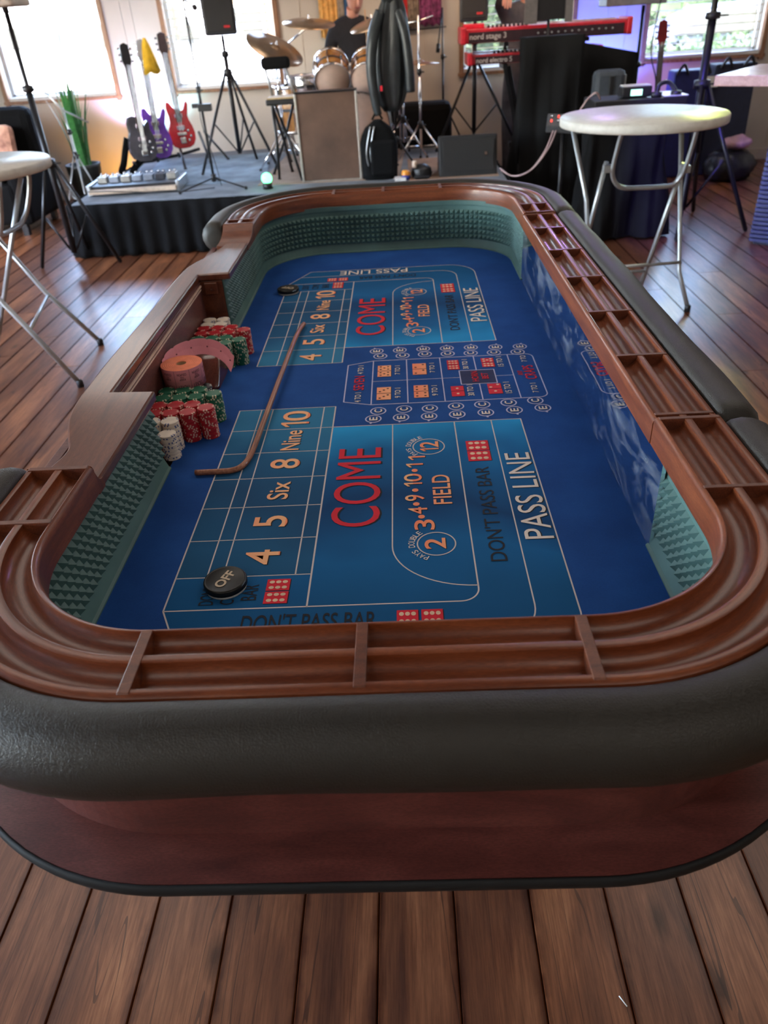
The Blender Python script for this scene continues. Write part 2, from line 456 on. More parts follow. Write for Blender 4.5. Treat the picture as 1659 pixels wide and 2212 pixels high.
# outside
gr = MB(); gr.box((0, 16, -.32), (60, 45, .1)); gr_o = struct('ground', gr, mat('asphalt', (.08, .078, .075), .9, scale=60))
LAWN = mat('lawn', (.05, .10, .02), .9, var=.35, scale=14)
gr = MB(); gr.box((4.5, 10.6, -.262), (9, 3.6, .02)); g = struct('lawn_strip', gr, LAWN)
CARW = mat('white_car_paint', (.60, .60, .58), .5, coat=.0, var=.02); CARS = mat('silver_car_paint', (.035, .04, .05), .6, 0, coat=0, var=.03)
CGL = mat('car_window_glass', (.035, .035, .028), .5, spec=.2, var=.3, scale=4); TYRE = mat('tyre_rubber', (.02, .02, .02), .8); RIM = mat('wheel_rim', (.55, .53, .5), .3, .8)
def vehicle(name, label, loc, prof, wid, glassq, wheels, paint, wr=.36):
    t = thing(name, label, 'vehicle', loc)
    X0, Y0, Z0 = loc
    b = MB(); n = len(prof); inset = .1
    zm = max(z for x, z in prof)
    vs = []
    for side in (0, 1):
        for x, z in prof:
            ins = inset if z > .95 else 0
            vs.append((X0 + x, Y0 + (wid - ins if side else ins), Z0 + z))
    b.add(vs, [list(range(n)), list(range(n, 2 * n))[::-1]]); b.add(vs, [(i, n + i, n + (i + 1) % n, (i + 1) % n) for i in range(n)])
    build('body', b, paint, t, bev=.05)
    for q in glassq:
        g = MB(); g.add([(X0 + x, Y0 - .012, Z0 + z) for x, z in q] + [(X0 + x, Y0 + inset + .02, Z0 + z) for x, z in q],
                        [list(range(len(q))), list(range(len(q), 2 * len(q)))[::-1]] + [(i, len(q) + i, len(q) + (i + 1) % len(q), (i + 1) % len(q)) for i in range(len(q))])
        build('side_window', g, CGL, t, bev=.008)
    for x in wheels:
        for yy in (-.01, wid - .2):
            w = MB(); R = Matrix.Translation((X0 + x, Y0 + yy, Z0 + wr)) @ Matrix.Rotation(-PI / 2, 4, 'X')
            w.lathe([(.01, -.0), (wr * .6, -.0), (wr * .62, .01), (wr, .0), (wr, .21), (.01, .21)], 24, 0, R)
            o = build('wheel', w, TYRE, t)
            w = MB(); w.lathe([(.01, -.02), (wr * .3, -.015), (wr * .58, -.01), (wr * .58, .005)], 20, 0, R)
            for a in range(5):
                an = a * 2 * PI / 5; w.box((math.cos(an) * wr * .3, math.sin(an) * wr * .3, -.02), (wr * .5, .05, .02), 0, R @ Matrix.Rotation(0, 4, 'Z'), rz=0)
            r = build('wheel_rim', w, RIM, o)
        ar = MB(); R = Matrix.Translation((X0 + x, Y0 - .004, Z0 + wr)) @ Matrix.Rotation(-PI / 2, 4, 'X')
        ar.lathe([(wr * 1.02, 0), (wr * 1.25, 0), (wr * 1.25, .02), (wr * 1.02, .02)], 20, 0, R, a0=PI, a1=2 * PI)
        build('wheel_arch', ar, BLACK, t)
    return t
GZ = -.27
vehicle('van', 'white passenger van parked outside the leftmost window', (-6.9, 12.0, GZ),
        [(0, .35), (5.2, .35), (5.3, .8), (5.15, 1.15), (4.7, 1.35), (4.2, 2.2), (3.9, 2.35), (.2, 2.35), (0, 2.0)], 1.9,
        [[(1.5, 1.62), (2.3, 1.62), (2.3, 1.87), (1.62, 1.87)], [(2.54, 1.6), (2.96, 1.58), (3.0, 1.84), (2.54, 1.85)], [(.4, 1.62), (1.35, 1.62), (1.35, 1.87), (.4, 1.87)], [(3.2, 1.6), (4.25, 1.6), (3.95, 2.0), (3.2, 2.0)]], [2.0, 4.6], CARW, .4)
vehicle('car', 'white sport utility vehicle parked outside the window beside the guitars', (-6.2, 14.6, GZ),
        [(0, .35), (3.5, .35), (3.6, .8), (3.45, 1.25), (3.0, 1.38), (2.4, 1.78), (.5, 1.8), (0, 1.3)], 1.8,
        [[(.6, 1.35), (1.4, 1.35), (1.4, 1.68), (.8, 1.68)], [(1.5, 1.35), (2.6, 1.35), (2.2, 1.68), (1.5, 1.68)]], [.8, 2.9], CARW, .38)
vehicle('car', 'silver sedan parked behind the hedge outside the rightmost window', (3.5, 14, GZ),
        [(0, .4), (4.6, .4), (4.65, .9), (4.2, 1.12), (3.3, 1.25), (2.6, 1.58), (1.6, 1.56), (.8, 1.2), (.1, 1.02)], 1.7,
        [[(.95, 1.2), (1.45, 1.2), (1.45, 1.42), (1.35, 1.42)], [(1.52, 1.2), (2.2, 1.2), (2.2, 1.48), (1.6, 1.47)]], [.9, 3.7], CARS, .33)
HEDGE = mat('hedge_leaves', (.020, .042, .007), .7, var=.6, scale=9)
def leafy(name, label, cat, x0, x1, y, z0, z1, n, size, group=None, depth=.8):
    b = MB()
    b.box(((x0 + x1) / 2, y + depth / 2 + .15, (z0 + z1) / 2 - .05), (x1 - x0 - .2, depth * .6, z1 - z0 - .2))
    for _ in range(n):
        p = Vector((random.uniform(x0, x1), y + random.uniform(0, depth) ** 1.3, random.uniform(z0, z1)))
        q = Quaternion((random.random() - .5, random.random() - .5, random.random() - .5, random.random() - .5)).normalized()
        s = size * random.uniform(.6, 1.3)
        b.add([p + q @ Vector(v) for v in ((-s, 0, 0), (0, -s * .5, 0), (s, 0, 0), (0, s * .5, .01))], [(0, 1, 2, 3)])
    return single(name, b, HEDGE, label, cat, ((x0 + x1) / 2, y, z0), group, fix=False)
leafy('hedge', 'clipped green hedge outside the rightmost window', 'hedge', 2.0, 6.5, 11.6, GZ, 1.0, 5000, .05)
leafy('bush', 'bright green bush outside the window behind the keyboards', 'bush', .3, 2.0, 10.6, GZ, 2.2, 3500, .07)
leafy('bush', 'green bush beside the brick pillar beyond the white car', 'bush', -5.2, -3.6, 18.5, GZ, 2.0, 1800, .09)
leafy('tree', 'tall leafy tree beyond the silver sedan', 'tree', 3.0, 8.0, 19.5, .6, 4.0, 2600, .14)
BR = [mat('brick_%d' % k, c, .85, var=.15, scale=40) for k, c in enumerate([(.20, .085, .04), (.24, .11, .05), (.17, .07, .035)])]
pil = thing('brick_pillar', 'orange brick pillar standing outside behind the drum kit window', 'pillar', (-2.9, 14, GZ))
q = MB(); q.box((-2.9, 14.2, 1.2), (.58, .38, 2.95)); build('mortar_core', q, mat('mortar', (.45, .4, .34), .9), pil)
bm_ = MB(); bm_.box((0, 0, 0), (.19, .06, .085)); bmesh_br = [meshof('brick', bm_, m) for m in BR]
for r in range(24):
    for c_ in range(3):
        o = bpy.data.objects.new('brick', random.choice(bmesh_br)); COL.objects.link(o); o.parent = pil
        o.location = (-.2 + c_ * .2 + (.05 if r % 2 else -.05), .0 + random.uniform(-.006, .006), .1 + r * .098)
hs = thing('house', 'low orange brick house across the car park', 'building', (-2, 21, GZ))
q = MB(); q.box((-1.5, 24, 1.2), (7.5, 5, 3.0)); build('wall', q, mat('house_brick_wall', (.20, .10, .05), .85, var=.2, scale=30), hs)
q = MB(); q.prism([(-5.6, 2.6), (2.6, 2.6), (-1.5, 4.4)], -26.8, -21.2, 0, Matrix.Rotation(PI / 2, 4, 'X')); build('roof', q, mat('roof_shingle', (.25, .2, .17), .9), hs)
for x in (-3.6, -.4):
    q = MB(); q.box((x, 21.47, 1.4), (1.0, .08, .9)); f = build('window', q, SILL, hs); q = MB(); q.box((x, 21.42, 1.4), (.86, .03, .76)); build('pane', q, CGL, f)

# ------------------------------------------------------------------ craps table
F = .78
MAH = wood('mahogany', (.12, .027, .009), (.20, .049, .015), (.32, .090, .030), (1.0, 13, 1), 5, .36, .16, 'UV', .10, crough=.12)
MAHX = wood('mahogany_cross', (.085, .020, .008), (.15, .038, .014), (.22, .065, .025), (8, 30, 8), 3, .45, .1, 'Object', .12, crough=.2)
MAHB = wood('mahogany_board', (.10, .026, .012), (.16, .045, .021), (.22, .070, .034), (22, 1.3, 10), 3, .3, .7, 'Object', .04, crough=.1)
MAHD = wood('mahogany_dark', (.075, .018, .014), (.125, .032, .025), (.185, .054, .042), (3.0, 11, 10), 3.0, .42, .15, 'Object', .08, crough=.3)
def leather():
    m, nt, b = _nt('black_leather')
    v = _coord(nt, (1, 1, 1), 'Object')
    nz = _noise(nt, v, 160, 2)
    vv = nt.nodes.new('ShaderNodeVectorMath'); vv.operation = 'ADD'
    cb = nt.nodes.new('ShaderNodeCombineXYZ'); nt.links.new(_math(nt, 'MULTIPLY', nz, .006), cb.inputs[0]); nt.links.new(_math(nt, 'MULTIPLY', nz, -.005), cb.inputs[1])
    nt.links.new(v, vv.inputs[0]); nt.links.new(cb.outputs[0], vv.inputs[1])
    vo = nt.nodes.new('ShaderNodeTexVoronoi'); vo.feature = 'DISTANCE_TO_EDGE'; vo.inputs['Scale'].default_value = 330
    nt.links.new(vv.outputs[0], vo.inputs['Vector'])
    h = _ramp(nt, vo.outputs['Distance'], [(0, (0, 0, 0)), (.12, (.6, .6, .6)), (.35, (1, 1, 1))])
    nt.links.new(_ramp(nt, _noise(nt, v, 6), [(.3, (.0145, .0122, .0090)), (.7, (.021, .0175, .0125))]), b.inputs['Base Color'])
    b.inputs['Roughness'].default_value = .47
    b.inputs['Specular IOR Level'].default_value = .45
    _bump(nt, b, h, .36, .0007)
    return m
LEATHER = leather()
def felt_mat(name, c1, c2):
    m, nt, b = _nt(name)
    v = _coord(nt, (1, 1, 1)); n = _noise(nt, v, 9, 3); f = _noise(nt, v, 420, 2)
    c = _ramp(nt, n, [(.3, c1), (.7, c2)])
    c = _mix(nt, .25, c, _ramp(nt, f, [(.35, (.6, .6, .65)), (.65, (1, 1, 1))]), 'MULTIPLY')
    nt.links.new(c, b.inputs['Base Color']); b.inputs['Roughness'].default_value = .9; b.inputs['Specular IOR Level'].default_value = .2
    _bump(nt, b, f, .12, .0004)
    return m
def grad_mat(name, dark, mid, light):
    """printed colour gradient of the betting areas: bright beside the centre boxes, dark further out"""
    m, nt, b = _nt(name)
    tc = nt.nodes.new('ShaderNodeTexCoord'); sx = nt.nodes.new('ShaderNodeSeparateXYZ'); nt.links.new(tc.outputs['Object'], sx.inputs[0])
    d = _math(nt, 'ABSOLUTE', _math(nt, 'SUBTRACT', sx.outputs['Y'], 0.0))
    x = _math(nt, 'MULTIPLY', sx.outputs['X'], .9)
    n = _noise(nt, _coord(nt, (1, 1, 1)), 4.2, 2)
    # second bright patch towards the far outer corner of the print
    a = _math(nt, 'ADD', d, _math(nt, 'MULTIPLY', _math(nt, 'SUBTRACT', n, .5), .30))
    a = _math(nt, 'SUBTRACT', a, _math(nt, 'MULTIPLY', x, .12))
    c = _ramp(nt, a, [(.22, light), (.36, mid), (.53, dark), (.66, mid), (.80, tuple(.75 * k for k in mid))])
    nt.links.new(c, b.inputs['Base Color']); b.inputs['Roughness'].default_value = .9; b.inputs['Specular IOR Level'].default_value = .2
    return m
FELT = felt_mat('blue_felt', (.013, .068, .275), (.018, .095, .360))
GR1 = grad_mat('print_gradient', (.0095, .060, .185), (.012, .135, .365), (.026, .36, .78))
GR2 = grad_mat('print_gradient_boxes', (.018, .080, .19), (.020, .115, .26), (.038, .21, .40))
PINK = mat('print_white', (.84, .76, .70), .8, var=.05); LINEM = mat('print_line', (.66, .60, .60), .8, var=.06)
LILAC = mat('print_lilac', (.56, .57, .82), .8, var=.05)
def orange_mat():
    m, nt, b = _nt('print_orange'); tc = nt.nodes.new('ShaderNodeTexCoord'); sx = nt.nodes.new('ShaderNodeSeparateXYZ'); nt.links.new(tc.outputs['Object'], sx.inputs[0])
    q = _math(nt, 'FRACT', _math(nt, 'MULTIPLY', sx.outputs['X'], 9))
    n = _noise(nt, _coord(nt), 30)
    nt.links.new(_ramp(nt, _math(nt, 'ADD', q, _math(nt, 'MULTIPLY', n, .2)), [(.2, (1, .29, .15)), (.9, (1.0, .52, .27))]), b.inputs['Base Color']); b.inputs['Roughness'].default_value = .8
    return m
ORNG = orange_mat(); RED = mat('print_red', (.70, .012, .035), .8, var=.08); INK = mat('print_black', (.008, .010, .018), .85); NAVY = mat('print_navy', (.012, .022, .085), .85)
CREAM = mat('print_cream', (.82, .58, .42), .8)

YC = 1.6133
craps = thing('craps_table', 'long craps table with blue betting felt, mahogany chip rail and black leather armrest', 'table', (0, YC, 0))

def arc(cx, cy, r, a0, a1, n):
    return [(cx + r * math.cos(math.radians(a0 + (a1 - a0) * i / n)), cy + r * math.sin(math.radians(a0 + (a1 - a0) * i / n))) for i in range(n + 1)]
def path_from(segs):
    P, N = [], []
    for s in segs:
        if s[0] == 'L':
            _, a, b, nrm, k = s
            for i in range(k + 1):
                t = i / k; P.append((a[0] + (b[0] - a[0]) * t, a[1] + (b[1] - a[1]) * t)); N.append(nrm)
        else:
            _, c, r, a0, a1, k = s
            for i in range(k + 1):
                an = math.radians(a0 + (a1 - a0) * i / k); P.append((c[0] + r * math.cos(an), c[1] + r * math.sin(an))); N.append((math.cos(an), math.sin(an)))
    p2, n2 = [P[0]], [N[0]]
    for p_, n_ in zip(P[1:], N[1:]):
        if math.dist(p_, p2[-1]) > 1e-5: p2.append(p_); n2.append(n_)
    return p2, n2
X0, X1, Y0, Y1 = -.465, .364, .575, 2.775
RN, RF = .185, .225
NL, NR, FR, FLF = .925, .996, 2.342, 2.415     # ends of the rail pieces along Y
near_rail = path_from([('L', (X0, NL), (X0, Y0 + RN), (-1, 0), 3), ('A', (X0 + RN, Y0 + RN), RN, 180, 270, 24), ('L', (X0 + RN, Y0), (X1 - RN, Y0), (0, -1), 6), ('A', (X1 - RN, Y0 + RN), RN, 270, 360, 24), ('L', (X1, Y0 + RN), (X1, NR), (1, 0), 3)])
mid_rail = path_from([('L', (X1 - .001, NR + .001), (X1 - .001, FR - .001), (1, 0), 12)])
far_rail = path_from([('L', (X1, FR), (X1, Y1 - RF), (1, 0), 3), ('A', (X1 - RF, Y1 - RF), RF, 0, 90, 24), ('L', (X1 - RF, Y1), (X0 + RF, Y1), (0, 1), 6), ('A', (X0 + RF, Y1 - RF), RF, 90, 180, 24), ('L', (X0, Y1 - RF), (X0, FLF), (-1, 0), 3)])
def groove(o0, o1, top, dep, n=12):
    return [((o0 + o1) / 2 - (o1 - o0) / 2 * math.cos(PI * i / n), top - dep * math.sin(PI * i / n)) for i in range(n + 1)]
def rail_prof(dz=0):
    t = F + .197 + dz
    return ([(.0, F + .152), (0.0, t - .007), (.0010, t - .0035), (.0030, t - .0012), (.0060, t)] + groove(.0072, .0415, t - .0004, .0175)
            + [(.0422, t), (.0515, t)] + groove(.0522, .0865, t - .0004, .0175) + [(.0872, t), (.0940, t - .0006), (.0972, t - .003), (.0985, t - .008), (.0985, F + .155)])
for pth, dz in ((near_rail, 0), (mid_rail, -.004), (far_rail, 0)):
    b = MB(); b.sweep(rail_prof(dz)[::-1], pth[0], pth[1]); o = build('chip_rail', b, MAH, craps); m_ = o.modifiers.new('crisp_edges', 'EDGE_SPLIT'); m_.split_angle = .62
def divider(p, nrm, th, dz=0):
    t = F + .198 + dz; tx, ty = -nrm[1], nrm[0]
    b = MB(); poly = [(.002, t - .006), (.006, t), (.092, t), (.0975, t - .006), (.096, t - .03), (.004, t - .03)]
    vs = [(p[0] + nrm[0] * o + tx * th * s, p[1] + nrm[1] * o + ty * th * s, z) for s in (-.5, .5) for o, z in poly]
    n = len(poly)
    b.add(vs, [list(range(n)), list(range(n, 2 * n))[::-1]]); b.add(vs, [(i, (i + 1) % n, n + (i + 1) % n, n + i) for i in range(n)])
    build('rail_divider', b, MAHX, craps, bev=.0007)
for x in (-.284, -.058, .166): divider((x, Y0), (0, -1), .012)
divider((X0, .783), (-1, 0), .009); divider((X1, .80), (1, 0), .007); divider((X0, NL - .005), (-1, 0), .009); divider((X1, NR - .006), (1, 0), .008)
for k, y in enumerate((1.012, 1.242, 1.472, 1.706, 1.938, 2.166, FR - .008)): divider((X1, y), (1, 0), .007, -.004)
divider((X1, FR + .006), (1, 0), .006); divider((X1, 2.46), (1, 0), .007); divider((X0, 2.47), (-1, 0), .007); divider((X0, FLF + .005), (-1, 0), .008)
for x in (-.24, -.063, .139): divider((x, Y1), (0, 1), .010)

# leather armrest: near roll, middle roll and far roll with puckered ends
PADP = [(.0985, .185), (.101, .195), (.108, .2015), (.122, .2045), (.138, .2025), (.153, .195), (.164, .183), (.1705, .166), (.1705, .150), (.164, .134), (.150, .117), (.130, .101), (.108, .091), (.0985, .090)]
def pad(path, wr, seed):
    rn = random.Random(seed); P, N = path; L = [0]
    for i in range(1, len(P)): L.append(L[-1] + math.dist(P[i], P[i - 1]))
    T = L[-1]; cen = (.128, .150)
    vs = []; n = len(PADP); ph = [rn.uniform(0, 6) for _ in range(4)]
    for i, (p, nn) in enumerate(zip(P, N)):
        e = min(L[i], T - L[i]); k = math.sqrt(max(0, 1 - (1 - min(1, (e + .0008) / .028)) ** 2)) if e < .028 else 1
        k = .45 + .55 * k
        wv = 1 + wr * (math.sin(L[i] * 9 + ph[0]) + .6 * math.sin(L[i] * 21 + ph[1]))
        for o, z in PADP:
            oo = .0985 + (o - .0985) * (.75 * k + .25) * wv; zz = cen[1] + (z - cen[1]) * k * (1 + wr * .6 * math.sin(L[i] * 15 + ph[2]))
            vs.append((p[0] + nn[0] * oo, p[1] + nn[1] * oo, F + zz))
    b = MB(); m = len(P)
    b.add(vs, [(i * n + j, (i + 1) * n + j, (i + 1) * n + (j + 1) % n, i * n + (j + 1) % n) for i in range(m - 1) for j in range(n)], 0, True)
    b.add(vs, [list(range(n)), list(range((m - 1) * n, m * n))[::-1]], 0, True)
    return b
def dens(segs_path, extra=True):
    P, N = segs_path; p2, n2 = [P[0]], [N[0]]
    for i in range(1, len(P)):
        k = max(1, int(math.dist(P[i], P[i - 1]) / .012))
        for j in range(1, k + 1):
            t = j / k; p2.append((P[i - 1][0] + (P[i][0] - P[i - 1][0]) * t, P[i - 1][1] + (P[i][1] - P[i - 1][1]) * t))
            n_ = Vector((N[i - 1][0] + (N[i][0] - N[i - 1][0]) * t, N[i - 1][1] + (N[i][1] - N[i - 1][1]) * t, 0)).normalized(); n2.append((n_.x, n_.y))
    # fine steps at both ends so that the rolls close roundly
    def fine(p, n):
        q, m = [p[0]], [n[0]]
        a, b_ = Vector((*p[0], 0)), Vector((*p[1], 0)); d = (b_ - a).length
        for f_ in (.08, .25, .5, .75): c = a.lerp(b_, f_); q.append((c.x, c.y)); m.append(n[0])
        return q + p[1:], m + n[1:]
    p2, n2 = fine(p2, n2); p2, n2 = fine(p2[::-1], n2[::-1])
    return p2[::-1], n2[::-1]
pn = path_from([('L', (X0, NL + .012), (X0, Y0 + RN), (-1, 0), 3), ('A', (X0 + RN, Y0 + RN), RN, 180, 270, 24), ('L', (X0 + RN, Y0), (X1 - RN, Y0), (0, -1), 6), ('A', (X1 - RN, Y0 + RN), RN, 270, 360, 24), ('L', (X1, Y0 + RN), (X1, NR - .004), (1, 0), 3)])
pmid = path_from([('L', (X1, NR + .002), (X1, FR - .002), (1, 0), 12)])
pf = path_from([('L', (X1, FR + .002), (X1, Y1 - RF), (1, 0), 3), ('A', (X1 - RF, Y1 - RF), RF, 0, 90, 24), ('L', (X1 - RF, Y1), (X0 + RF, Y1), (0, 1), 6), ('A', (X0 + RF, Y1 - RF), RF, 90, 180, 24), ('L', (X0, Y1 - RF), (X0, FLF - .012), (-1, 0), 3)])
for k, (pp, wr) in enumerate(((pn, .02), (pmid, .03), (pf, .02))):
    build('leather_armrest', pad(dens(pp), wr, k), LEATHER, craps)

# outer case, drink shelf with rubber edge, underframe
def ring_wall(path, o0, o1, z0, z1): 
    b = MB(); b.sweep([(o0, z0), (o1, z0), (o1, z1), (o0, z1)], path[0], path[1], smooth=False); return b
for pth in (near_rail, mid_rail, far_rail):
    build('case_side', ring_wall(pth, .078, .094, F - .06, F + .156), MAHD, craps)
dealer_case = path_from([('L', (-.60, 2.415), (-.60, .925), (-1, 0), 4)])
q = MB(); q.box((-.583, (1.0 + 2.35) / 2, F + .042), (.016, 1.36, .204)); build('dealer_case_side', q, MAHD, craps, bev=.001)
def outline(o, r_extra=0, xl=None):
    pts = [(X0 - o, 2.35 if xl is None else 2.35)]
    pts = []
    pts += arc(X0 + RN, Y0 + RN, RN + o, 180, 270, 18) + arc(X1 - RN, Y0 + RN, RN + o, 270, 360, 18) + arc(X1 - RF, Y1 - RF, RF + o, 0, 90, 18) + arc(X0 + RF, Y1 - RF, RF + o, 90, 180, 18)
    return pts
ZS = F - .030
q = MB(); q.prism(outline(.152), ZS - .016, ZS); build('drink_shelf', q, MAHD, craps)
shp = path_from([('L', (X0, Y1 - RF), (X0, Y0 + RN), (-1, 0), 8), ('A', (X0 + RN, Y0 + RN), RN, 180, 270, 24), ('L', (X0 + RN, Y0), (X1 - RN, Y0), (0, -1), 4), ('A', (X1 - RN, Y0 + RN), RN, 270, 360, 24), ('L', (X1, Y0 + RN), (X1, Y1 - RF), (1, 0), 8), ('A', (X1 - RF, Y1 - RF), RF, 0, 90, 24), ('L', (X1 - RF, Y1), (X0 + RF, Y1), (0, 1), 4), ('A', (X0 + RF, Y1 - RF), RF, 90, 180, 24)])
q = MB(); q.sweep([(.1525, ZS - .0165), (.156, ZS - .016), (.158, ZS - .009), (.157, ZS - .001), (.154, ZS + .0008), (.1525, ZS)], shp[0], shp[1], caps=False)
build('rubber_edge_trim', q, mat('edge_rubber', (.007, .007, .007), .65, spec=.3), craps)
q = MB(); q.box((-.05, 1.67, F - .075), (.86, 2.1, .06)); build('underframe', q, MAHD, craps, bev=.004)
for sx_ in (-.36, .26):
    for sy in (.98, 2.36):
        q = MB(); q.box((sx_, sy, .35), (.05, .05, .68)); q.box((sx_, sy, .008), (.07, .07, .016)); build('leg', q, BLACKM, craps, bev=.003)

# playing surface and printed layout
q = MB(); q.prism(outline(.012), F - .012, F); surf = build('playing_surface', q, FELT, craps)
FO = (0, YC, 0)
xs = dict(x1=-.3785, x2=-.3289, x3=-.3034, x4=-.189, x5=-.1637, x6=-.0372, x7=.0919, x8=.1687, x9=.2304)
YB, YS0, DY = .8233, .8997, .0983
YN = [YS0 + DY * i for i in range(7)]
my = lambda y: 2 * YC - y
fills = MB(); lines = MB(); inks = [MB() for _ in range(8)]
E1, E2, E3, E4, E5 = .0002, .0005, .0008, .0011, .0014
def poly(mb, pts, z, mi=0, mirror=False):
    if mirror: pts = [(x, my(y)) for x, y in pts][::-1]
    a = sum(pts[i][0] * pts[(i + 1) % len(pts)][1] - pts[(i + 1) % len(pts)][0] * pts[i][1] for i in range(len(pts)))
    if a < 0: pts = pts[::-1]
    mb.add([(x, y, F + z) for x, y in pts], [list(range(len(pts)))], mi)
def stroke(mb, pts, w, z=E2, mi=0, closed=False, mirror=False):
    if mirror: pts = [(x, my(y)) for x, y in pts]
    q_ = [pts[0]]
    for p_ in pts[1:]:
        if math.dist(p_, q_[-1]) > 1e-6: q_.append(p_)
    pts = q_
    n = len(pts); vs = []
    for i in range(n):
        a = Vector(pts[i - 1] if (i or closed) else pts[i]); c = Vector(pts[(i + 1) % n] if (i < n - 1 or closed) else pts[i]); p_ = Vector(pts[i])
        d1 = (p_ - a).normalized() if (p_ - a).length > 1e-9 else None; d2 = (c - p_).normalized() if (c - p_).length > 1e-9 else None
        d = ((d1 or d2) + (d2 or d1)); d = d.normalized() if d.length > 1e-6 else d2
        nn = Vector((-d.y, d.x)); k = 1
        if d1 and d2: k = 1 / max(.5, nn.dot(Vector((-d1.y, d1.x))))
        vs += [(*(p_ + nn * w / 2 * k), F + z), (*(p_ - nn * w / 2 * k), F + z)]
    fs = [(2 * i + 1, 2 * ((i + 1) % n) + 1, 2 * ((i + 1) % n), 2 * i) for i in range(n if closed else n - 1)]
    mb.add(vs, fs, mi)
def circ(x, y, r, n=32): return [(x + r * math.cos(2 * PI * i / n), y + r * math.sin(2 * PI * i / n)) for i in range(n)]
X = xs
for mir in (False, True):
    yp, ydp = .691, .7505
    outer = [(X['x1'], YB), (-.3158, yp)] + arc(X['x9'] - .09, yp + .10, .09, 270, 360, 10)[0:0] + \
            [(X['x9'] - .09 + .09 * math.sin(math.radians(a)), yp + .1 - .1 * math.cos(math.radians(a))) for a in range(0, 91, 9)] + [(X['x9'], YN[5]), (X['x5'], YN[5]), (X['x5'], YS0), (X['x1'], YS0)]
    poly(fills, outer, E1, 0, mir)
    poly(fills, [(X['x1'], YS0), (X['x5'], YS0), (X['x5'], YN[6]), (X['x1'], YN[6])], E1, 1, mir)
    S = lambda pts, w=.0022: stroke(lines, pts, w, E2, 0, False, mir)
    S(outer[:1] + outer[1:-3] + [(X['x9'], YN[5])], .0024)
    S([(X['x5'], YN[5]), (X['x9'], YN[5])], .0022)
    dpx = [(-.3455, ydp), (X['x8'] - .05, ydp)] + [(X['x8'] - .05 + .05 * math.sin(math.radians(a)), ydp + .06 - .06 * math.cos(math.radians(a))) for a in range(9, 91, 9)] + [(X['x8'], YN[5])]
    S(dpx)
    S([(X['x1'], YB), (X['x7'] - .028, YB)] + [(X['x7'] - .028 + .028 * math.sin(math.radians(a)), YB + .028 - .028 * math.cos(math.radians(a))) for a in range(9, 91, 9)] + [(X['x7'], YN[5])], .0024)
    S([(X['x6'], YN[5]), (X['x6'], .9635)] + [(X['x7'] - .1291 * math.cos(math.radians(a)), .9635 - .1054 * math.sin(math.radians(a))) for a in range(6, 91, 6)])
    S([(X['x1'], YB), (X['x1'], YN[6])], .0026); S([(X['x5'], YB), (X['x5'], YN[6])], .0028)
    for k_, w_ in (('x2', .0022), ('x3', .0022), ('x4', .0024)): S([(X[k_], YS0), (X[k_], YN[6])], w_)
    for i in range(7): S([(X['x1'], YN[i]), (X['x5'], YN[i])], .0018)
# centre boxes
c = [-.1473, -.0852, -.0031, .0792, .1624, .2458]; h0, h1 = .1213, .2036; CB = .1237; CH = .0387
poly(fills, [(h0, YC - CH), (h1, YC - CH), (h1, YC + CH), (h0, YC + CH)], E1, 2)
def SL(pts, w=.0024, cl=False): stroke(lines, pts, w, E2, 1, cl)
SL([(c[0], YC - .1035), (c[1], YC - CB)] + [(.306 - .02 + .02 * math.sin(math.radians(a)), YC - CB + .02 - .02 * math.cos(math.radians(a))) for a in range(0, 91, 15)]
   + [(.306 - .02 + .02 * math.cos(math.radians(a)), YC + CB - .02 + .02 * math.sin(math.radians(a))) for a in range(0, 91, 15)] + [(c[1], YC + CB), (c[0], YC + .1035)], .0026, True)
for i in (1, 2, 3, 5): SL([(c[i], YC - CB), (c[i], YC + CB)])
SL([(c[4], YC - CB), (c[4], YC - CH)]); SL([(c[4], YC + CB), (c[4], YC + CH)])
SL([(c[1], YC), (h0, YC)], .0018); SL([(h1, YC), (c[5], YC)], .0018)
SL([(h0, YC - CH), (h1, YC - CH), (h1, YC + CH), (h0, YC + CH)], .0022, True)
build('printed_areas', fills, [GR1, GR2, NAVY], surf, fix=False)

TC = {}
def glyphs(s, off=0.0):
    key = (s, off)
    if key not in TC:
        cu = bpy.data.curves.new('t', 'FONT'); cu.body = s; cu.size = 1; cu.offset = off; cu.resolution_u = 5
        o = bpy.data.objects.new('t', cu); COL.objects.link(o)
        dg = bpy.context.evaluated_depsgraph_get(); me = o.evaluated_get(dg).to_mesh()
        vs = [tuple(v.co) for v in me.vertices]; fs = [tuple(p_.vertices) for p_ in me.polygons]
        o.evaluated_get(dg).to_mesh_clear(); bpy.data.objects.remove(o); bpy.data.curves.remove(cu)
        xs_ = [v[0] for v in vs]; ys = [v[1] for v in vs]
        TC[key] = (vs, fs, min(xs_), max(xs_), min(ys), max(ys))
    return TC[key]
def text_map(mb, s, fn, off=.006, mi=0):
    """fn(u, v) with u, v in 0..1 across the text's own box gives the 3D point"""
    if s in ('10', '12'):
        text_map(mb, '1', lambda u, v: fn(u * .30, v), off, mi); text_map(mb, s[1] + '', lambda u, v: fn(.38 + .62 * u, v), off, mi); return
    if s == '1':
        q_ = [(.60, 0), (.96, 0), (.96, 1), (.66, 1), (.04, .80), (.04, .66), (.60, .83)]
        mb.add([fn(u, v) for u, v in q_], [list(range(7))], mi); return
    vs, fs, a, b_, c_, d = glyphs(s, off)
    mb.add([fn((v[0] - a) / (b_ - a), (v[1] - c_) / (d - c_)) for v in vs], fs, mi)
LETT = []
def newl(name='printed_word'):
    LETT.append((name, MB())); return LETT[-1][1]
MI = dict(orange=0, red=1, white=2, black=3, lilac=4)
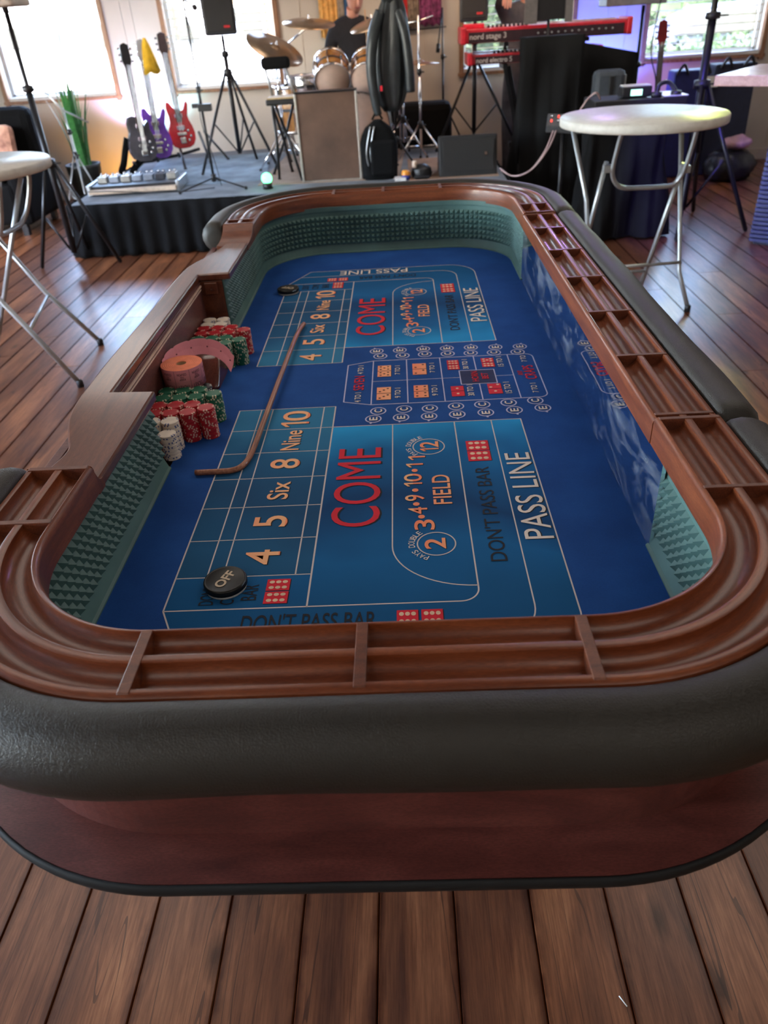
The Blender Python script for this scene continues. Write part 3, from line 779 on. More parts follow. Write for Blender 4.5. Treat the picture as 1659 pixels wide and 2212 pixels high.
def txt(s, xt, xb, y0, y1, col, sh=.0016, off=.006, z=E4):
    """text reading along +Y with its top towards -X"""
    lett = newl('printed_number' if s[0].isdigit() and len(s) < 3 or s in ('Six', 'Nine') else 'printed_word')
    if sh: text_map(lett, s, lambda u, v: (xb + sh + (xt - xb) * v, y0 - sh * .3 + (y1 - y0) * u, F + z - .0004), off, MI['black'])
    text_map(lett, s, lambda u, v: (xb + (xt - xb) * v, y0 + (y1 - y0) * u, F + z), off, MI[col])
SH = 0.838   # shift of the far half
for s, xt, xb, y0, y1, f0, f1 in (('4', -.2764, -.2202, .9274, .9667, 1.7597, 1.8), ('5', -.2773, -.2188, 1.0314, 1.0652, 1.8665, 1.9056), ('Six', -.2664, -.2277, 1.1176, 1.1781, 1.9547, 2.0166), ('8', -.2762, -.2183, 1.2266, 1.2637, 2.0645, 2.1051),
                                  ('Nine', -.2641, -.2264, 1.2991, 1.3825, 2.1418, 2.2247), ('10', -.2764, -.2166, 1.3991, 1.4746, 2.2462, 2.3217)):
    txt(s, xt, xb, y0, y1, 'orange', .0020, .010); txt(s, xt, xb, f0, f1, 'orange', .0020, .010)
txt('COME', -.144, -.059, 1.022, 1.2935, 'red', .0034, .0); txt('COME', -.139, -.059, 1.917, 2.222, 'red', .0034, .0)
for dy, t3 in ((0, 0), (.9615, 0)):
    for s, xt, xb, y0, y1 in (('3', -.0003, .0342, 1.0046, 1.0346), ('4', -.0098, .0233, 1.0525, 1.0738), ('9', -.0148, .0201, 1.0944, 1.1134), ('10', -.0159, .0173, 1.1421, 1.1868), ('1', -.0112, .0211, 1.2098, 1.2246), ('1', -.0067, .0261, 1.2374, 1.2528)):
        txt(s, xt, xb, y0 + dy, y1 + dy, 'orange', .0014, .008)
    for x, y in ((.0127, 1.0440), (.0048, 1.0838), (.0040, 1.1292), (.0045, 1.1985)):
        poly(newl('printed_dot'), circ(x, y + dy, .0058, 16), E4, MI['orange'])
    txt('FIELD', .0354, .0678, 1.0807 + dy, 1.1786 + dy, 'orange', .0014, .008)
for y2, y12 in ((.9658, 1.2889), (1.9304, 2.2651)):
    for cy, s, xt, xb, hw in ((y2, '2', .0151, .0494, .0146), (y12, '12', .0171, .0539, .0194)):
        stroke(lines, circ(.0345, cy, .031, 40), .0022, E3, 0, True)
        txt(s, xt, xb, cy - hw, cy + hw, 'orange', .0014, .014)
        a0 = -64 if s == '2' else -46
        lett = newl()
        for i, ch in enumerate('PAYS DOUBLE'):
            if ch == ' ': continue
            an = math.radians(a0 + i * 11.2); R = .0355; hh = .0105; wd = .0044 if ch != 'I' else .002
            def fn(u, v, an=an, R=R, hh=hh, wd=wd, cy=cy):
                r = R + hh * v; t_ = (u - .5) * 2 * wd * .8
                return (.0345 - r * math.cos(an) + t_ * math.sin(an), cy + r * math.sin(an) + t_ * math.cos(an), F + E4)
            text_map(lett, ch, fn, 0, MI['white'])
txt("DON'T PASS BAR", .1164, .1437, .9135, 1.2015, 'black', 0, .0); txt("DON'T PASS BAR", .1175, .1447, 1.9235, 2.2200, 'black', 0, .0)
txt('PASS LINE', .178, .2255, .968, 1.2485, 'white', .0022, .0); txt('PASS LINE', .178, .2235, 1.981, 2.273, 'white', .0022, .0)
# writing at the two ends
def txt_end(s, xa, xb, yb, yt, col, sh=.0015, off=.006):
    lett = newl()
    if sh: text_map(lett, s, lambda u, v: (xa + sh + (xb - xa) * u, yb - sh + (yt - yb) * v, F + E3), off, MI['black'])
    text_map(lett, s, lambda u, v: (xa + (xb - xa) * u, yb + (yt - yb) * v, F + E4), off, MI[col])
txt_end("DON'T PASS BAR", -.256, -.060, .7715, .8085, 'black', 0, .004)
txt_end("DON'T PASS BAR", .0372, -.149, my(.7715), my(.8015), 'black', 0, .004)
txt_end('PASS LINE', -.21, .012, .705, .742, 'white'); txt_end('PASS LINE', .0115, -.2147, my(.702), my(.745), 'white')
for y0, y1, ys in ((.8335, .8820, 0), (2.345, 2.394, 0)):
    txt("DON'T", -.3294, -.3059, y0, y1, 'black', 0, 0); txt('COME', -.2962, -.2751, y0, y1, 'black', 0, 0); txt('BAR', -.2656, -.2421, y0 + .008, y1 - .004, 'black', 0, 0)
for s, xt, xb, y0, y1, col in (('7 TO 1', -.0320, -.0194, 1.6472, 1.6992, 'white'), ('7 TO 1', .0518, .0640, 1.6490, 1.7050, 'white'), ('9 TO 1', -.0323, -.0191, 1.5184, 1.5704, 'white'), ('9 TO 1', .0518, .0650, 1.521, 1.5739, 'white'),
                               ('30 TO 1', .1320, .1450, 1.6603, 1.718, 'white'), ('15 TO 1', .2160, .2300, 1.6653, 1.7255, 'white'), ('30 TO 1', .1318, .1458, 1.5114, 1.5694, 'white'), ('15 TO 1', .2155, .2300, 1.5155, 1.5748, 'white'),
                               ('4 TO 1', -.1223, -.1084, 1.6599, 1.7103, 'white'), ('4 TO 1', -.1234, -.1091, 1.5048, 1.5542, 'white'), ('SEVEN', -.1285, -.1041, 1.5681, 1.6472, 'red'),
                               ('7 TO 1', .2750, .2885, 1.6868, 1.7366, 'white'), ('7 TO 1', .2750, .2888, 1.5128, 1.5619, 'white'), ('CRAPS', .2710, .2970, 1.585, 1.6636, 'red'), ('ANY', .2562, .2680, 1.6085, 1.6354, 'red'), ('HORN', .1478, .1636, 1.5863, 1.6439, 'red'), ('BET', .1712, .1866, 1.5989, 1.6314, 'red')):
    txt(s, xt, xb, y0, y1, col, .0007, .004)
cCn = [(-.0686, 1.4568), (-.0124, 1.4601), (.0438, 1.4579), (.1009, 1.4621), (.1581, 1.465), (.2156, 1.4686), (.2738, 1.4725)]
cEn = [(-.0785, 1.42), (-.0192, 1.4211), (.0407, 1.4204), (.1008, 1.4237), (.1617, 1.426), (.2232, 1.4318), (.2842, 1.4358)]
for (cx_, cy_), (ex, ey) in zip(cCn, cEn):
    for mir in (0, 1):
        C_, E_ = ((cx_, cy_), (ex, ey)) if not mir else ((cx_, my(cy_) - .0045), (ex, my(ey) - .0065))
        for (x, y), s in ((C_, 'C'), (E_, 'E')):
            stroke(lines, circ(x, y, .0163, 28), .0027, E3, 1, True)
            txt(s, x - .0088, x + .0088, y - .0074, y + .0074, 'white', .0011, .02)
        d = (Vector(E_) - Vector(C_)).normalized(); p_ = Vector(E_) + d * .0195
        poly(lines, [tuple(p_ + Vector((-d.y, d.x)) * .0032), tuple(p_ + d * .0042), tuple(p_ - Vector((-d.y, d.x)) * .0032), tuple(p_ - d * .003)], E3, 1)
for nm_, lett in LETT: build(nm_, lett, [ORNG, RED, PINK, INK, LILAC], surf, fix=False)
build('printed_lines', lines, [LINEM, LILAC], surf, fix=False)
DICE = []
PIPS = {1: [(0, 0)], 2: [(-1, -1), (1, 1)], 3: [(-1, -1), (0, 0), (1, 1)], 4: [(-1, -1), (-1, 1), (1, -1), (1, 1)], 5: [(-1, -1), (-1, 1), (1, -1), (1, 1), (0, 0)], 6: [(-1, -1), (0, -1), (1, -1), (-1, 1), (0, 1), (1, 1)]}
def die(xa, xb, ya, yb, n, red):
    dice = MB(); DICE.append(dice)
    r = min(xb - xa, yb - ya); sx_, sy = (xb - xa), (yb - ya)
    poly(dice, [(xa + .001, ya - .0008), (xb + .0014, ya - .0008), (xb + .0014, yb - .001), (xa + .001, yb - .001)], E2, 2)
    poly(dice, [(xa, ya), (xb, ya), (xb, yb), (xa, yb)], E3, 0 if red else 1)
    for i, j in PIPS[n]:
        px, py = (xa + xb) / 2 + i * sx_ * .28, (ya + yb) / 2 + j * sy * .24
        rx, ry = (sx_ * .115, sy * .13) if red else (sx_ * .09, sy * .085)
        poly(dice, [(px + rx * math.cos(a * PI / 7), py + ry * math.sin(a * PI / 7)) for a in range(14)], E4, 3 if red else 2)
def pair(xa, xb, ya, yb, n1, n2, red, gap=.0012):
    m_ = (ya + yb) / 2; die(xa, xb, ya, m_ - gap, n1, red); die(xa, xb, m_ + gap, yb, n2, red)
pair(.1085, .1522, 1.2245, 1.304, 6, 6, 1); pair(.1115, .1530, 2.245, 2.328, 6, 6, 1)
pair(-.2306, -.1946, .8325, .8895, 6, 6, 1); pair(-.2301, -.1969, 2.3440, 2.4050, 6, 6, 1)
for ya, yb, f_ in ((.775, .8075, 1), (my(.8075), my(.775), -1)):
    for k in (0, 1):
        xa = -.0307 + k * .0355; die(xa * 1, xa + .031, ya, yb, 6, 1) if f_ > 0 else die(-.2517 + k * .0355, -.2207 + k * .0355, ya, yb, 6, 1)
for (xa, xb, ya, yb), n1, n2, red in (((-.0736, -.0413, 1.6386, 1.7045), 5, 5, 0), ((.0108, .0438, 1.6406, 1.7069), 2, 2, 0), ((-.0736, -.0413, 1.5123, 1.578), 3, 3, 0), ((.0111, .0439, 1.5145, 1.5798), 4, 4, 0),
                                      ((.0954, .1236, 1.6606, 1.7172), 6, 6, 1), ((.1788, .2088, 1.6665, 1.7202), 6, 5, 1), ((.0957, .1244, 1.5124, 1.5658), 1, 1, 1), ((.1791, .2095, 1.5164, 1.5703), 1, 2, 1)):
    pair(xa, xb, ya, yb, n1, n2, red)
for dice in DICE: build('printed_die', dice, [RED, ORNG, INK, CREAM], surf, fix=False)

# green rubber lining with pyramid studs
RUB = mat('green_rubber', (.080, .165, .152), .6, var=.22, scale=7, bump=.15, bdist=.001)
def lining(segs, z_top, s_pad=.012):
    P, N = dens_plain(path_from(segs), .0098)
    L = [0]
    for i in range(1, len(P)): L.append(L[-1] + math.dist(P[i], P[i - 1]))
    T = L[-1]
    def at(s, o, z):
        s = max(0, min(T, s)); i = 0
        lo, hi = 0, len(L) - 1
        while hi - lo > 1:
            m_ = (lo + hi) // 2
            if L[m_] <= s: lo = m_
            else: hi = m_
        t = (s - L[lo]) / max(1e-9, L[hi] - L[lo])
        p_ = (P[lo][0] + (P[hi][0] - P[lo][0]) * t, P[lo][1] + (P[hi][1] - P[lo][1]) * t)
        n_ = Vector((N[lo][0] + (N[hi][0] - N[lo][0]) * t, N[lo][1] + (N[hi][1] - N[lo][1]) * t)).normalized()
        return (p_[0] - n_.x * o, p_[1] - n_.y * o, F + z)
    b = MB()
    prof = [(0, 0), (.0165, 0), (.0165, .003), (.0125, .006), (.0040, .029), (.0040, .140), (.0055, .144), (.0055, z_top), (0, z_top)]
    b.sweep([(-o, F + z) for o, z in prof], P, N, smooth=False)
    pitch = .0178; nc = int(T / pitch); pitch = T / nc; rows = 6; hz = .0166; zb = .0285
    for i in range(nc):
        for r in range(rows):
            s0, z0 = i * pitch, zb + r * hz
            if z0 + hz > z_top: continue
            vs = [at(s0, .0036, z0), at(s0 + pitch, .0036, z0), at(s0 + pitch, .0036, z0 + hz), at(s0, .0036, z0 + hz), at(s0 + pitch / 2, .0150, z0 + hz / 2)]
            b.add(vs, [(0, 1, 4), (1, 2, 4), (2, 3, 4), (3, 0, 4)])
    return b
def dens_plain(pn_, st):
    P, N = pn_; p2, n2 = [P[0]], [N[0]]
    for i in range(1, len(P)):
        k = max(1, round(math.dist(P[i], P[i - 1]) / st))
        for j in range(1, k + 1):
            t = j / k; p2.append((P[i - 1][0] + (P[i][0] - P[i - 1][0]) * t, P[i - 1][1] + (P[i][1] - P[i - 1][1]) * t))
            n_ = Vector((N[i - 1][0] + (N[i][0] - N[i - 1][0]) * t, N[i - 1][1] + (N[i][1] - N[i - 1][1]) * t)).normalized(); n2.append((n_.x, n_.y))
    return p2, n2
WX0, WX1, WY0, WY1 = -.489, .379, .550, 2.772
build('rubber_lining', lining([('L', (WX0, 1.0), (WX0, WY0 + .19), (-1, 0), 2), ('A', (WX0 + .19, WY0 + .19), .19, 180, 270, 20), ('L', (WX0 + .19, WY0), (WX1 - .19, WY0), (0, -1), 2), ('A', (WX1 - .19, WY0 + .19), .19, 270, 360, 20), ('L', (WX1, WY0 + .19), (WX1, .940), (1, 0), 2)], .158), RUB, craps, fix=False)
build('rubber_lining', lining([('L', (WX0, 1.247), (WX0, 1.0), (-1, 0), 2)], .148), RUB, craps, fix=False)
build('rubber_lining', lining([('L', (WX1, 2.330), (WX1, WY1 - .23), (1, 0), 2), ('A', (WX1 - .23, WY1 - .23), .23, 0, 90, 20), ('L', (WX1 - .23, WY1), (WX0 + .23, WY1), (0, 1), 2), ('A', (WX0 + .23, WY1 - .23), .23, 90, 180, 20), ('L', (WX0, WY1 - .23), (WX0, 2.37), (-1, 0), 2)], .158), RUB, craps, fix=False)
build('rubber_lining', lining([('L', (WX0, 2.37), (WX0, 1.990), (-1, 0), 2)], .148), RUB, craps, fix=False)
# mirror panel along the players' side
MIR, _m, _b = _nt('scuffed_mirror'); _v = _coord(_m, (1, 1, 3)); _s = _noise(_m, _v, 5, 6, .7, 1.5)
_m.links.new(_ramp(_m, _s, [(.3, (.80, .90, 1)), (.7, (.88, .95, 1))]), _b.inputs['Base Color']); _m.links.new(_ramp(_m, _s, [(.5, (1, 1, 1)), (.74, (.72, .72, .72))]), _b.inputs['Metallic'])
_m.links.new(_ramp(_m, _s, [(.45, (.015, .015, .015)), (.72, (.16, .16, .16))]), _b.inputs['Roughness']); _bump(_m, _b, _noise(_m, _coord(_m, (1, 1, 1)), 14, 1), .06, .002)
q = MB(); q.box((.3685, 1.635, F + .094), (.006, 1.40, .186)); build('mirror_panel', q, MIR, craps)

# lowered dealer side: board, chip bank recess, ogee ends
ZB = F + .167
inner = [(-.4665, .938), (-.4665, 1.246), (-.549, 1.252), (-.549, 1.985), (-.4665, 1.990), (-.4665, 2.30)]
outer = [(-.535, 2.30), (-.547, 2.23), (-.570, 2.154), (-.597, 2.06), (-.604, 1.9), (-.602, 1.7), (-.607, 1.42), (-.606, 1.31), (-.603, 1.22), (-.592, 1.145), (-.567, 1.075), (-.552, 1.03), (-.560, .975), (-.562, .938)]
def smooth_poly(pts, k=4):
    out = []
    for i in range(len(pts) - 1):
        p0, p1, p2, p3 = pts[max(0, i - 1)], pts[i], pts[i + 1], pts[min(len(pts) - 1, i + 2)]
        for j in range(k):
            t = j / k
            out.append(tuple(.5 * ((2 * p1[a]) + (-p0[a] + p2[a]) * t + (2 * p0[a] - 5 * p1[a] + 4 * p2[a] - p3[a]) * t * t + (-p0[a] + 3 * p1[a] - 3 * p2[a] + p3[a]) * t ** 3) for a in (0, 1)))
    return out + [pts[-1]]
q = MB(); q.prism(inner + smooth_poly(outer), ZB - .019, ZB); build('dealer_board', q, MAHB, craps, bev=.004)
# ogee pieces joining the board to the raised rails
def ogee(y_rail, y_board, xi, xo):
    b = MB(); k = 10; vs = []; zr = F + .197; zb_ = ZB - .002
    for i in range(k + 1):
        t = i / k; y = y_rail + (y_board - y_rail) * t; s = 1 - (1 - t) ** 3.2; z = zr + (zb_ - zr) * s
        for x_, zz in ((xi, z), (xo, z), (xo, F + .148), (xi, F + .148)): vs.append((x_, y, zz))
    b.add(vs, [(i * 4 + j, i * 4 + (j + 1) % 4, i * 4 + 4 + (j + 1) % 4, i * 4 + 4 + j) for i in range(k) for j in range(4)], 0, False)
    b.add(vs, [(0, 1, 2, 3), tuple(4 * k + j for j in (3, 2, 1, 0))])
    return b
build('ogee_end', ogee(NL - .002, .948, -.4655, -.563), MAHX, craps, bev=.001); build('ogee_end', ogee(FLF + .002, 2.28, -.4655, -.560), MAHX, craps, bev=.001)
q = MB(); q.box((-.556, 1.62, F + .074), (.014, .75, .146)); q.box((-.549 + .0, 1.25 - .002, F + .074), (.0, .0, .0)) if 0 else None
build('bank_back_panel', q, wood('dusty_mahogany', (.13, .045, .038), (.18, .065, .055), (.23, .09, .075), (6, 3, 6), 3, .45, .1), craps, bev=.001)
q = MB(); q.box((-.520, 1.992, F + .074), (.060, .010, .146)); build('bank_end_panel', q, MAHX, craps, bev=.001)
q = MB(); q.box((-.520, 1.246, F + .074), (.056, .010, .146)); build('bank_end_panel', q, MAHX, craps, bev=.001)
q = MB(); q.box((-.548, 1.62, F + .137), (.006, .72, .004)); q.box((-.5485, 1.62, F + .1275), (.003, .72, .003)); build('glare_edge_strip', q, mat('strip_window_glare', (.80, .60, .48), .5), craps, bev=.0006)  # pale strips along the recess, colour brightened to stand for window glare
q = MB(); q.box((-.520, 1.981, F + .130), (.034, .012, .030)); q.box((-.518, 1.974, F + .127), (.006, .004, .006)); build('corner_cleat', q, MAHX, craps, bev=.0015)
# half-round wooden divider of the chip bank
q = MB(); prf = [(1.608, 0), (1.730, 0), (1.728, .006), (1.700, .052), (1.688, .061), (1.674, .062), (1.663, .055), (1.612, .008)]
n_ = len(prf); vs = []; cy_, cz_ = 1.672, .025
for x_, k_ in ((-.549, 1), (-.462, 1), (-.455, .97), (-.4505, .91), (-.449, .82)):
    for y_, z_ in prf: vs.append((x_, cy_ + (y_ - cy_) * k_, F + max(0, cz_ + (z_ - cz_) * k_) if z_ > 0 else F))
q.add(vs, [(i * n_ + j, i * n_ + (j + 1) % n_, (i + 1) * n_ + (j + 1) % n_, (i + 1) * n_ + j) for i in range(4) for j in range(n_)], 0, True)
q.add(vs, [list(range(n_))[::-1], list(range(4 * n_, 5 * n_))])
build('bank_divider', q, wood('polished_mahogany', (.10, .026, .016), (.17, .045, .028), (.24, .07, .04), (10, 4, 4), 4, .25, .6), craps)

# ------------------------------------------------------------------ chips, tickets, stick, pucks
def chip_mats(n, c, edge):
    return [mat(n + '_chip_clay', c, .45, var=.08, scale=60), mat(n + '_chip_spots', edge, .5, var=.08, scale=60), mat(n + '_chip_face', tuple(min(1, k * 1.05) for k in c), .38, var=.1, scale=40)]
CR, CH_ = .0177, .00335
def chip_mesh(n, mats_):
    b = MB(); N = 36; r1 = CR - .0006; h = CH_ - .00006
    rim = [(CR * math.cos(2 * PI * i / N), CR * math.sin(2 * PI * i / N)) for i in range(N)]
    top = [(x * r1 / CR, y * r1 / CR) for x, y in rim]; inn = [(x * .76, y * .76) for x, y in rim]
    vs = [(x, y, 0) for x, y in top] + [(x, y, .0006) for x, y in rim] + [(x, y, h - .0006) for x, y in rim] + [(x, y, h) for x, y in top] + [(x, y, h) for x, y in inn]
    spot = lambda i: (i % 9) in (0, 2) if n != 'white' else (i % 12) in (0, 2)
    for k in range(4):
        b.add(vs[k * N:(k + 2) * N], [], 0)
    b = MB(); b.v = [tuple(v) for v in vs]
    for k in range(4):
        for i in range(N):
            b.f.append([k * N + i, k * N + (i + 1) % N, (k + 1) * N + (i + 1) % N, (k + 1) * N + i]); b.m.append(1 if spot(i) else 0); b.s.append(False); b.uv.append(None)
    b.f.append(list(range(4 * N, 5 * N))); b.m.append(2); b.s.append(False); b.uv.append(None)
    b.f.append(list(range(N))[::-1]); b.m.append(0); b.s.append(False); b.uv.append(None)
    return meshof('poker_chip', b, mats_)
CHM = {'red': chip_mesh('red', chip_mats('red', (.46, .012, .022), (.78, .56, .44))), 'green': chip_mesh('green', chip_mats('green', (.010, .135, .075), (.72, .66, .48))),
       'white': chip_mesh('white', chip_mats('white', (.86, .76, .64), (.10, .13, .30))), 'black': chip_mesh('black', chip_mats('black', (.015, .015, .018), (.75, .70, .62)))}
ORDW = ['topmost', 'second', 'third', 'fourth', 'fifth', 'sixth', 'seventh', 'eighth', 'ninth', 'tenth', 'eleventh', 'twelfth', 'thirteenth', 'fourteenth', 'fifteenth', 'sixteenth', 'seventeenth', 'eighteenth', 'nineteenth', 'lowest']
HID = {}
CMATS = {k: list(m.materials) for k, m in CHM.items()}
def stack(x, y, col, n, where, group, z0=F, full=False, ntop=1):
    """chips whose rims show are objects of their own; the covered ones below are joined per colour"""
    for i in range(n):
        px, py, pz = x + random.uniform(-.0006, .0006), y + random.uniform(-.0006, .0006), z0 + .00005 + i * CH_
        a = random.uniform(0, 6.28); k = n - 1 - i
        if full or k < ntop:
            o = bpy.data.objects.new('poker_chip', CHM[col]); COL.objects.link(o)
            o.location = (px, py, pz); o.rotation_euler = (0, 0, a)
            tagit(o, '%s poker chip, %s, %s' % (col, 'topmost' if k == 0 else ORDW[min(k, 19)] + ' from the top', where), 'poker chip', group)
        else:
            mb = HID.setdefault(col, MB()); me = CHM[col]; M_ = Matrix.Translation((px, py, pz)) @ Matrix.Rotation(a, 4, 'Z')
            n0 = len(mb.v); mb.v += [tuple(M_ @ v.co) for v in me.vertices]
            for p_ in me.polygons: mb.f.append([n0 + j for j in p_.vertices]); mb.m.append(p_.material_index); mb.s.append(False); mb.uv.append(None)
XC = [-.5275, -.4915, -.4555, -.4195]
ordn = ['wall-side', 'second from wall', 'third from wall', 'outermost']
for j, (y, cols) in enumerate(((1.368, [0, 1, 2, 3]), (1.404, [0, 1, 2]))):
    for k in cols: stack(XC[k] + .001 * j, y + (.010 if k == 3 else 0), 'red', 19 if k < 3 else 20, '%s stack, %s row of near reds' % (ordn[k], ['front', 'rear'][j]), 'red chips of the near bank', full=(j == 0 and k > 1), ntop=4 if j == 0 else 1)
for j, (y, cols) in enumerate(((1.441, [0, 1, 2, 3]), (1.477, [0, 1, 2]))):
    for k in cols: stack(XC[k], y + (.012 if k == 3 else 0), 'green', 19, '%s stack, %s row of near greens' % (ordn[k], ['front', 'rear'][j]), 'green chips of the near bank', full=(j == 0 and k == 3), ntop=3 if (j == 0 and k == 2) else 1)
stack(-.5205, 1.330, 'white', 19, 'wall-side white stack of the near bank', 'white chips of the near bank')
stack(-.4835, 1.331, 'white', 19, 'taller white stack beside the near reds', 'white chips of the near bank', full=True)
stack(-.4815, 1.294, 'white', 16, 'foremost white stack of the near bank', 'white chips of the near bank', full=True)
stack(XC[2], 1.514, 'black', 16, 'black stack under the ticket roll', 'black chips under the ticket roll', ntop=3)
for x_, y_ in ((XC[0], 1.514), (XC[1], 1.514), (XC[0], 1.551), (XC[1], 1.551)): stack(x_, y_, 'black', 16, '', '', ntop=0)
for j, (y, cols) in enumerate(((1.750, [0, 1, 2]), (1.786, [0, 1, 2, 3]))):
    for k in cols: stack(XC[k] + (.004 if (j == 0 and k == 2) else 0), y - (.018 if k == 3 else 0), 'green', 19, '%s stack, %s row of far greens' % (ordn[k], ['front', 'rear'][j]), 'green chips of the far bank', full=(k == 3 or (j == 0 and k == 2)))
for j, (y, cols) in enumerate(((1.824, [0, 1, 2]), (1.860, [0, 1, 2, 3]))):
    for k in cols: stack(XC[k], y - (.024 if k == 3 else 0), 'red', 19, '%s stack, %s row of far reds' % (ordn[k], ['front', 'rear'][j]), 'red chips of the far bank', full=(k == 3))
for j, y in enumerate((1.897, 1.933)):
    for k in (0, 1): stack(XC[k], y, 'white', 18, '%s stack, %s row of far whites' % (ordn[k], ['front', 'rear'][j]), 'white chips of the far bank', ntop=9 if k == 1 else 2)
hid = MB(); hm = []
for col, mb in HID.items():
    n0 = len(hid.v); m0 = len(hm); hm += CMATS[col]
    hid.v += mb.v; hid.f += [[n0 + i for i in f] for f in mb.f]; hid.m += [m0 + i for i in mb.m]; hid.s += mb.s; hid.uv += mb.uv
o = single('covered_poker_chips', hid, hm, 'lower poker chips covered inside the stacks of both chip banks', 'poker chips', (-.49, 1.6, F), fix=False); o['kind'] = 'stuff'

# ticket roll lying on the black chips
TKP = mat('pink_ticket_paper', (.88, .33, .38), .75, var=.06, scale=18, bump=.1); TKO = mat('orange_ticket_edges', (.90, .26, .14), .8, var=.1, scale=60, st=(1, 1, 1))
RX, RY, RZ = -.5005, 1.5335, F + .0545
RR, RH = .0455, .048
roll = thing('ticket_roll', 'pink roll of paper tickets lying on the black chips in the chip bank', 'ticket roll', (RX, RY, RZ))
q = MB(); M_ = Matrix.Translation((RX, RY, RZ))
prof = [(.011, .002), (.011, RH - .002)]
for i in range(18):
    r = .0115 + (RR - .0115) * i / 17; prof.append((r, RH - (.0006 if i % 2 else 0)))
q.lathe(prof, 64, 1, M_, smooth=False); q.lathe([(RR, RH), (RR, 0), (.011, 0), (.011, .002)], 64, 0, M_)
build('paper_coil', q, [TKP, TKO], roll, fix=False)
q = MB(); q.lathe([(.011, 0), (.011, RH - .0015), (.0095, RH - .0015), (.0095, .0), (.011, 0)], 32, 0, M_); build('cardboard_core', q, mat('cardboard', (.30, .18, .09), .8), roll)
TINK = mat('ticket_ink', (.10, .03, .04), .8)
q = MB()
def roll_text(s, ac, wd, z0, z1, off=.0):
    def fn(u, v):
        an = ac + (u - .5) * wd; rr = RR + .0003
        return (RX + rr * math.cos(an), RY + rr * math.sin(an), RZ + z0 + (z1 - z0) * v)
    text_map(q, s, fn, off)
for k in range(8):
    a = math.radians(-150 + k * 42 - 12)
    # printed upside down, as the roll lies
    def flip(s, za, zb_, wd, ac=a):
        def fn(u, v):
            an = ac - (u - .5) * wd; rr = RR + .0003
            return (RX + rr * math.cos(an), RY + rr * math.sin(an), RZ + zb_ - (zb_ - za) * v)
        text_map(q, s, fn, .01)
    flip('TICKET', .0045, .0135, .56); flip('KEEP', .0245, .0295, .28); flip('THIS', .0310, .0340, .18); flip('COUPON', .0355, .0410, .44)
    roll_text('I', a + .37, .012, .001, RH - .001); roll_text('184026', a + .31, .012, .018, .0195)
for k in range(64):
    a = k * 2 * PI / 64; roll_text('-', a, .05, .0205, .0208)
build('ticket_print', q, TINK, roll, fix=False)
# loose strip of tickets standing on edge behind the roll
ctl = [(-.5465, 1.545, .104), (-.545, 1.590, .108), (-.528, 1.640, .108), (-.492, 1.668, .107), (-.452, 1.664, .102), (-.420, 1.640, .092), (-.400, 1.610, .080)]
pts = crm(ctl, 8); q = MB(); vs = []
for i, p_ in enumerate(pts):
    t = (pts[min(i + 1, len(pts) - 1)] - pts[max(i - 1, 0)]).normalized(); nn = Vector((-t.y, t.x, 0)).normalized()
    lean = -nn * .014; hgt = .034; notch = .0022 if i % 8 == 4 else 0
    a = p_ + Vector((0, 0, F - notch)) ; b_ = p_ + lean + Vector((0, 0, F - hgt)) * 1
    vs += [a, (a + b_) / 2 + nn * .002, b_, b_ + nn * .0004, (a + b_) / 2 + nn * .0024, a + nn * .0004]
q.add(vs, [(6 * i + j, 6 * i + (j + 1) % 6, 6 * i + 6 + (j + 1) % 6, 6 * i + 6 + j) for i in range(len(pts) - 1) for j in range(6)], 0, False)
strip = build('loose_strip', q, TKP, roll)
q = MB()
for i in range(4, len(pts), 8):
    p_ = pts[i]; t = (pts[min(i + 1, len(pts) - 1)] - pts[i - 1]).normalized(); nn = Vector((-t.y, t.x, 0)).normalized()
    c_ = p_ - nn * (.014 * .5) + Vector((0, 0, F - .017))
    q.sphere(c_ + nn * .0008, .0016, 8)
build('punched_hole', q, TINK, strip)

# craps stick
SX = [(-.417, 1.216), (-.372, 1.2165), (-.346, 1.219), (-.330, 1.232), (-.3205, 1.262), (-.316, 1.31), (-.312, 1.40), (-.308, 1.50), (-.304, 1.62), (-.300, 1.76), (-.297, 1.88), (-.293, 1.96), (-.286, 2.01)]
sp = crm([(x, y, F + .0065 + .010 * max(0, math.sin(PI * (y - 1.25) / .8)) * (y > 1.25)) for x, y in SX], 5)
q = MB(); q.tube([tuple(p_) for p_ in sp], [.0058] * len(sp), 10); 
single('craps_stick', q, wood('rattan_stick', (.22, .075, .038), (.42, .16, .085), (.60, .27, .15), (60, 3, 60), 3, .45, .2), 'long brown wooden craps stick with a bent end lying across the number boxes', 'stick', (-.31, 1.6, F))
# point pucks
PB = mat('black_puck', (.007, .007, .007), .38, spec=.35); PWH = mat('white_puck_side', (.55, .54, .52), .5)
def puck(x, y, r, label, ang):
    t = thing('point_puck', label, 'puck', (x, y, F))
    M_ = Matrix.Translation((x, y, F + .0002))
    q = MB(); q.lathe([(.001, 0), (r - .002, 0), (r - .001, .001), (r - .001, .0045), (r - .002, .0052), (.001, .0052)], 40, 0, M_); build('white_side', q, PWH, t)
    q = MB(); q.lathe([(.001, .0053), (r, .0053), (r + .0008, .0065), (r + .0008, .0135), (r - .0005, .0155), (r - .003, .0160), (r - .0045, .0153), (.001, .0153)], 40, 0, M_); build('black_side', q, PB, t)
    q = MB(); ca, sa = math.cos(ang), math.sin(ang)
    def fn(u, v):
        a, b_ = (u - .5) * r * 1.22, (v - .5) * r * .52
        return (x + a * ca - b_ * sa, y + a * sa + b_ * ca, F + .0160)
    text_map(q, 'OFF', fn, .03); build('lettering', q, mat('puck_lettering', (.62, .50, .36), .6), t, fix=False)
puck(-.293, .876, .0325, 'black OFF puck on the near number boxes, beside the front rail', math.radians(66))
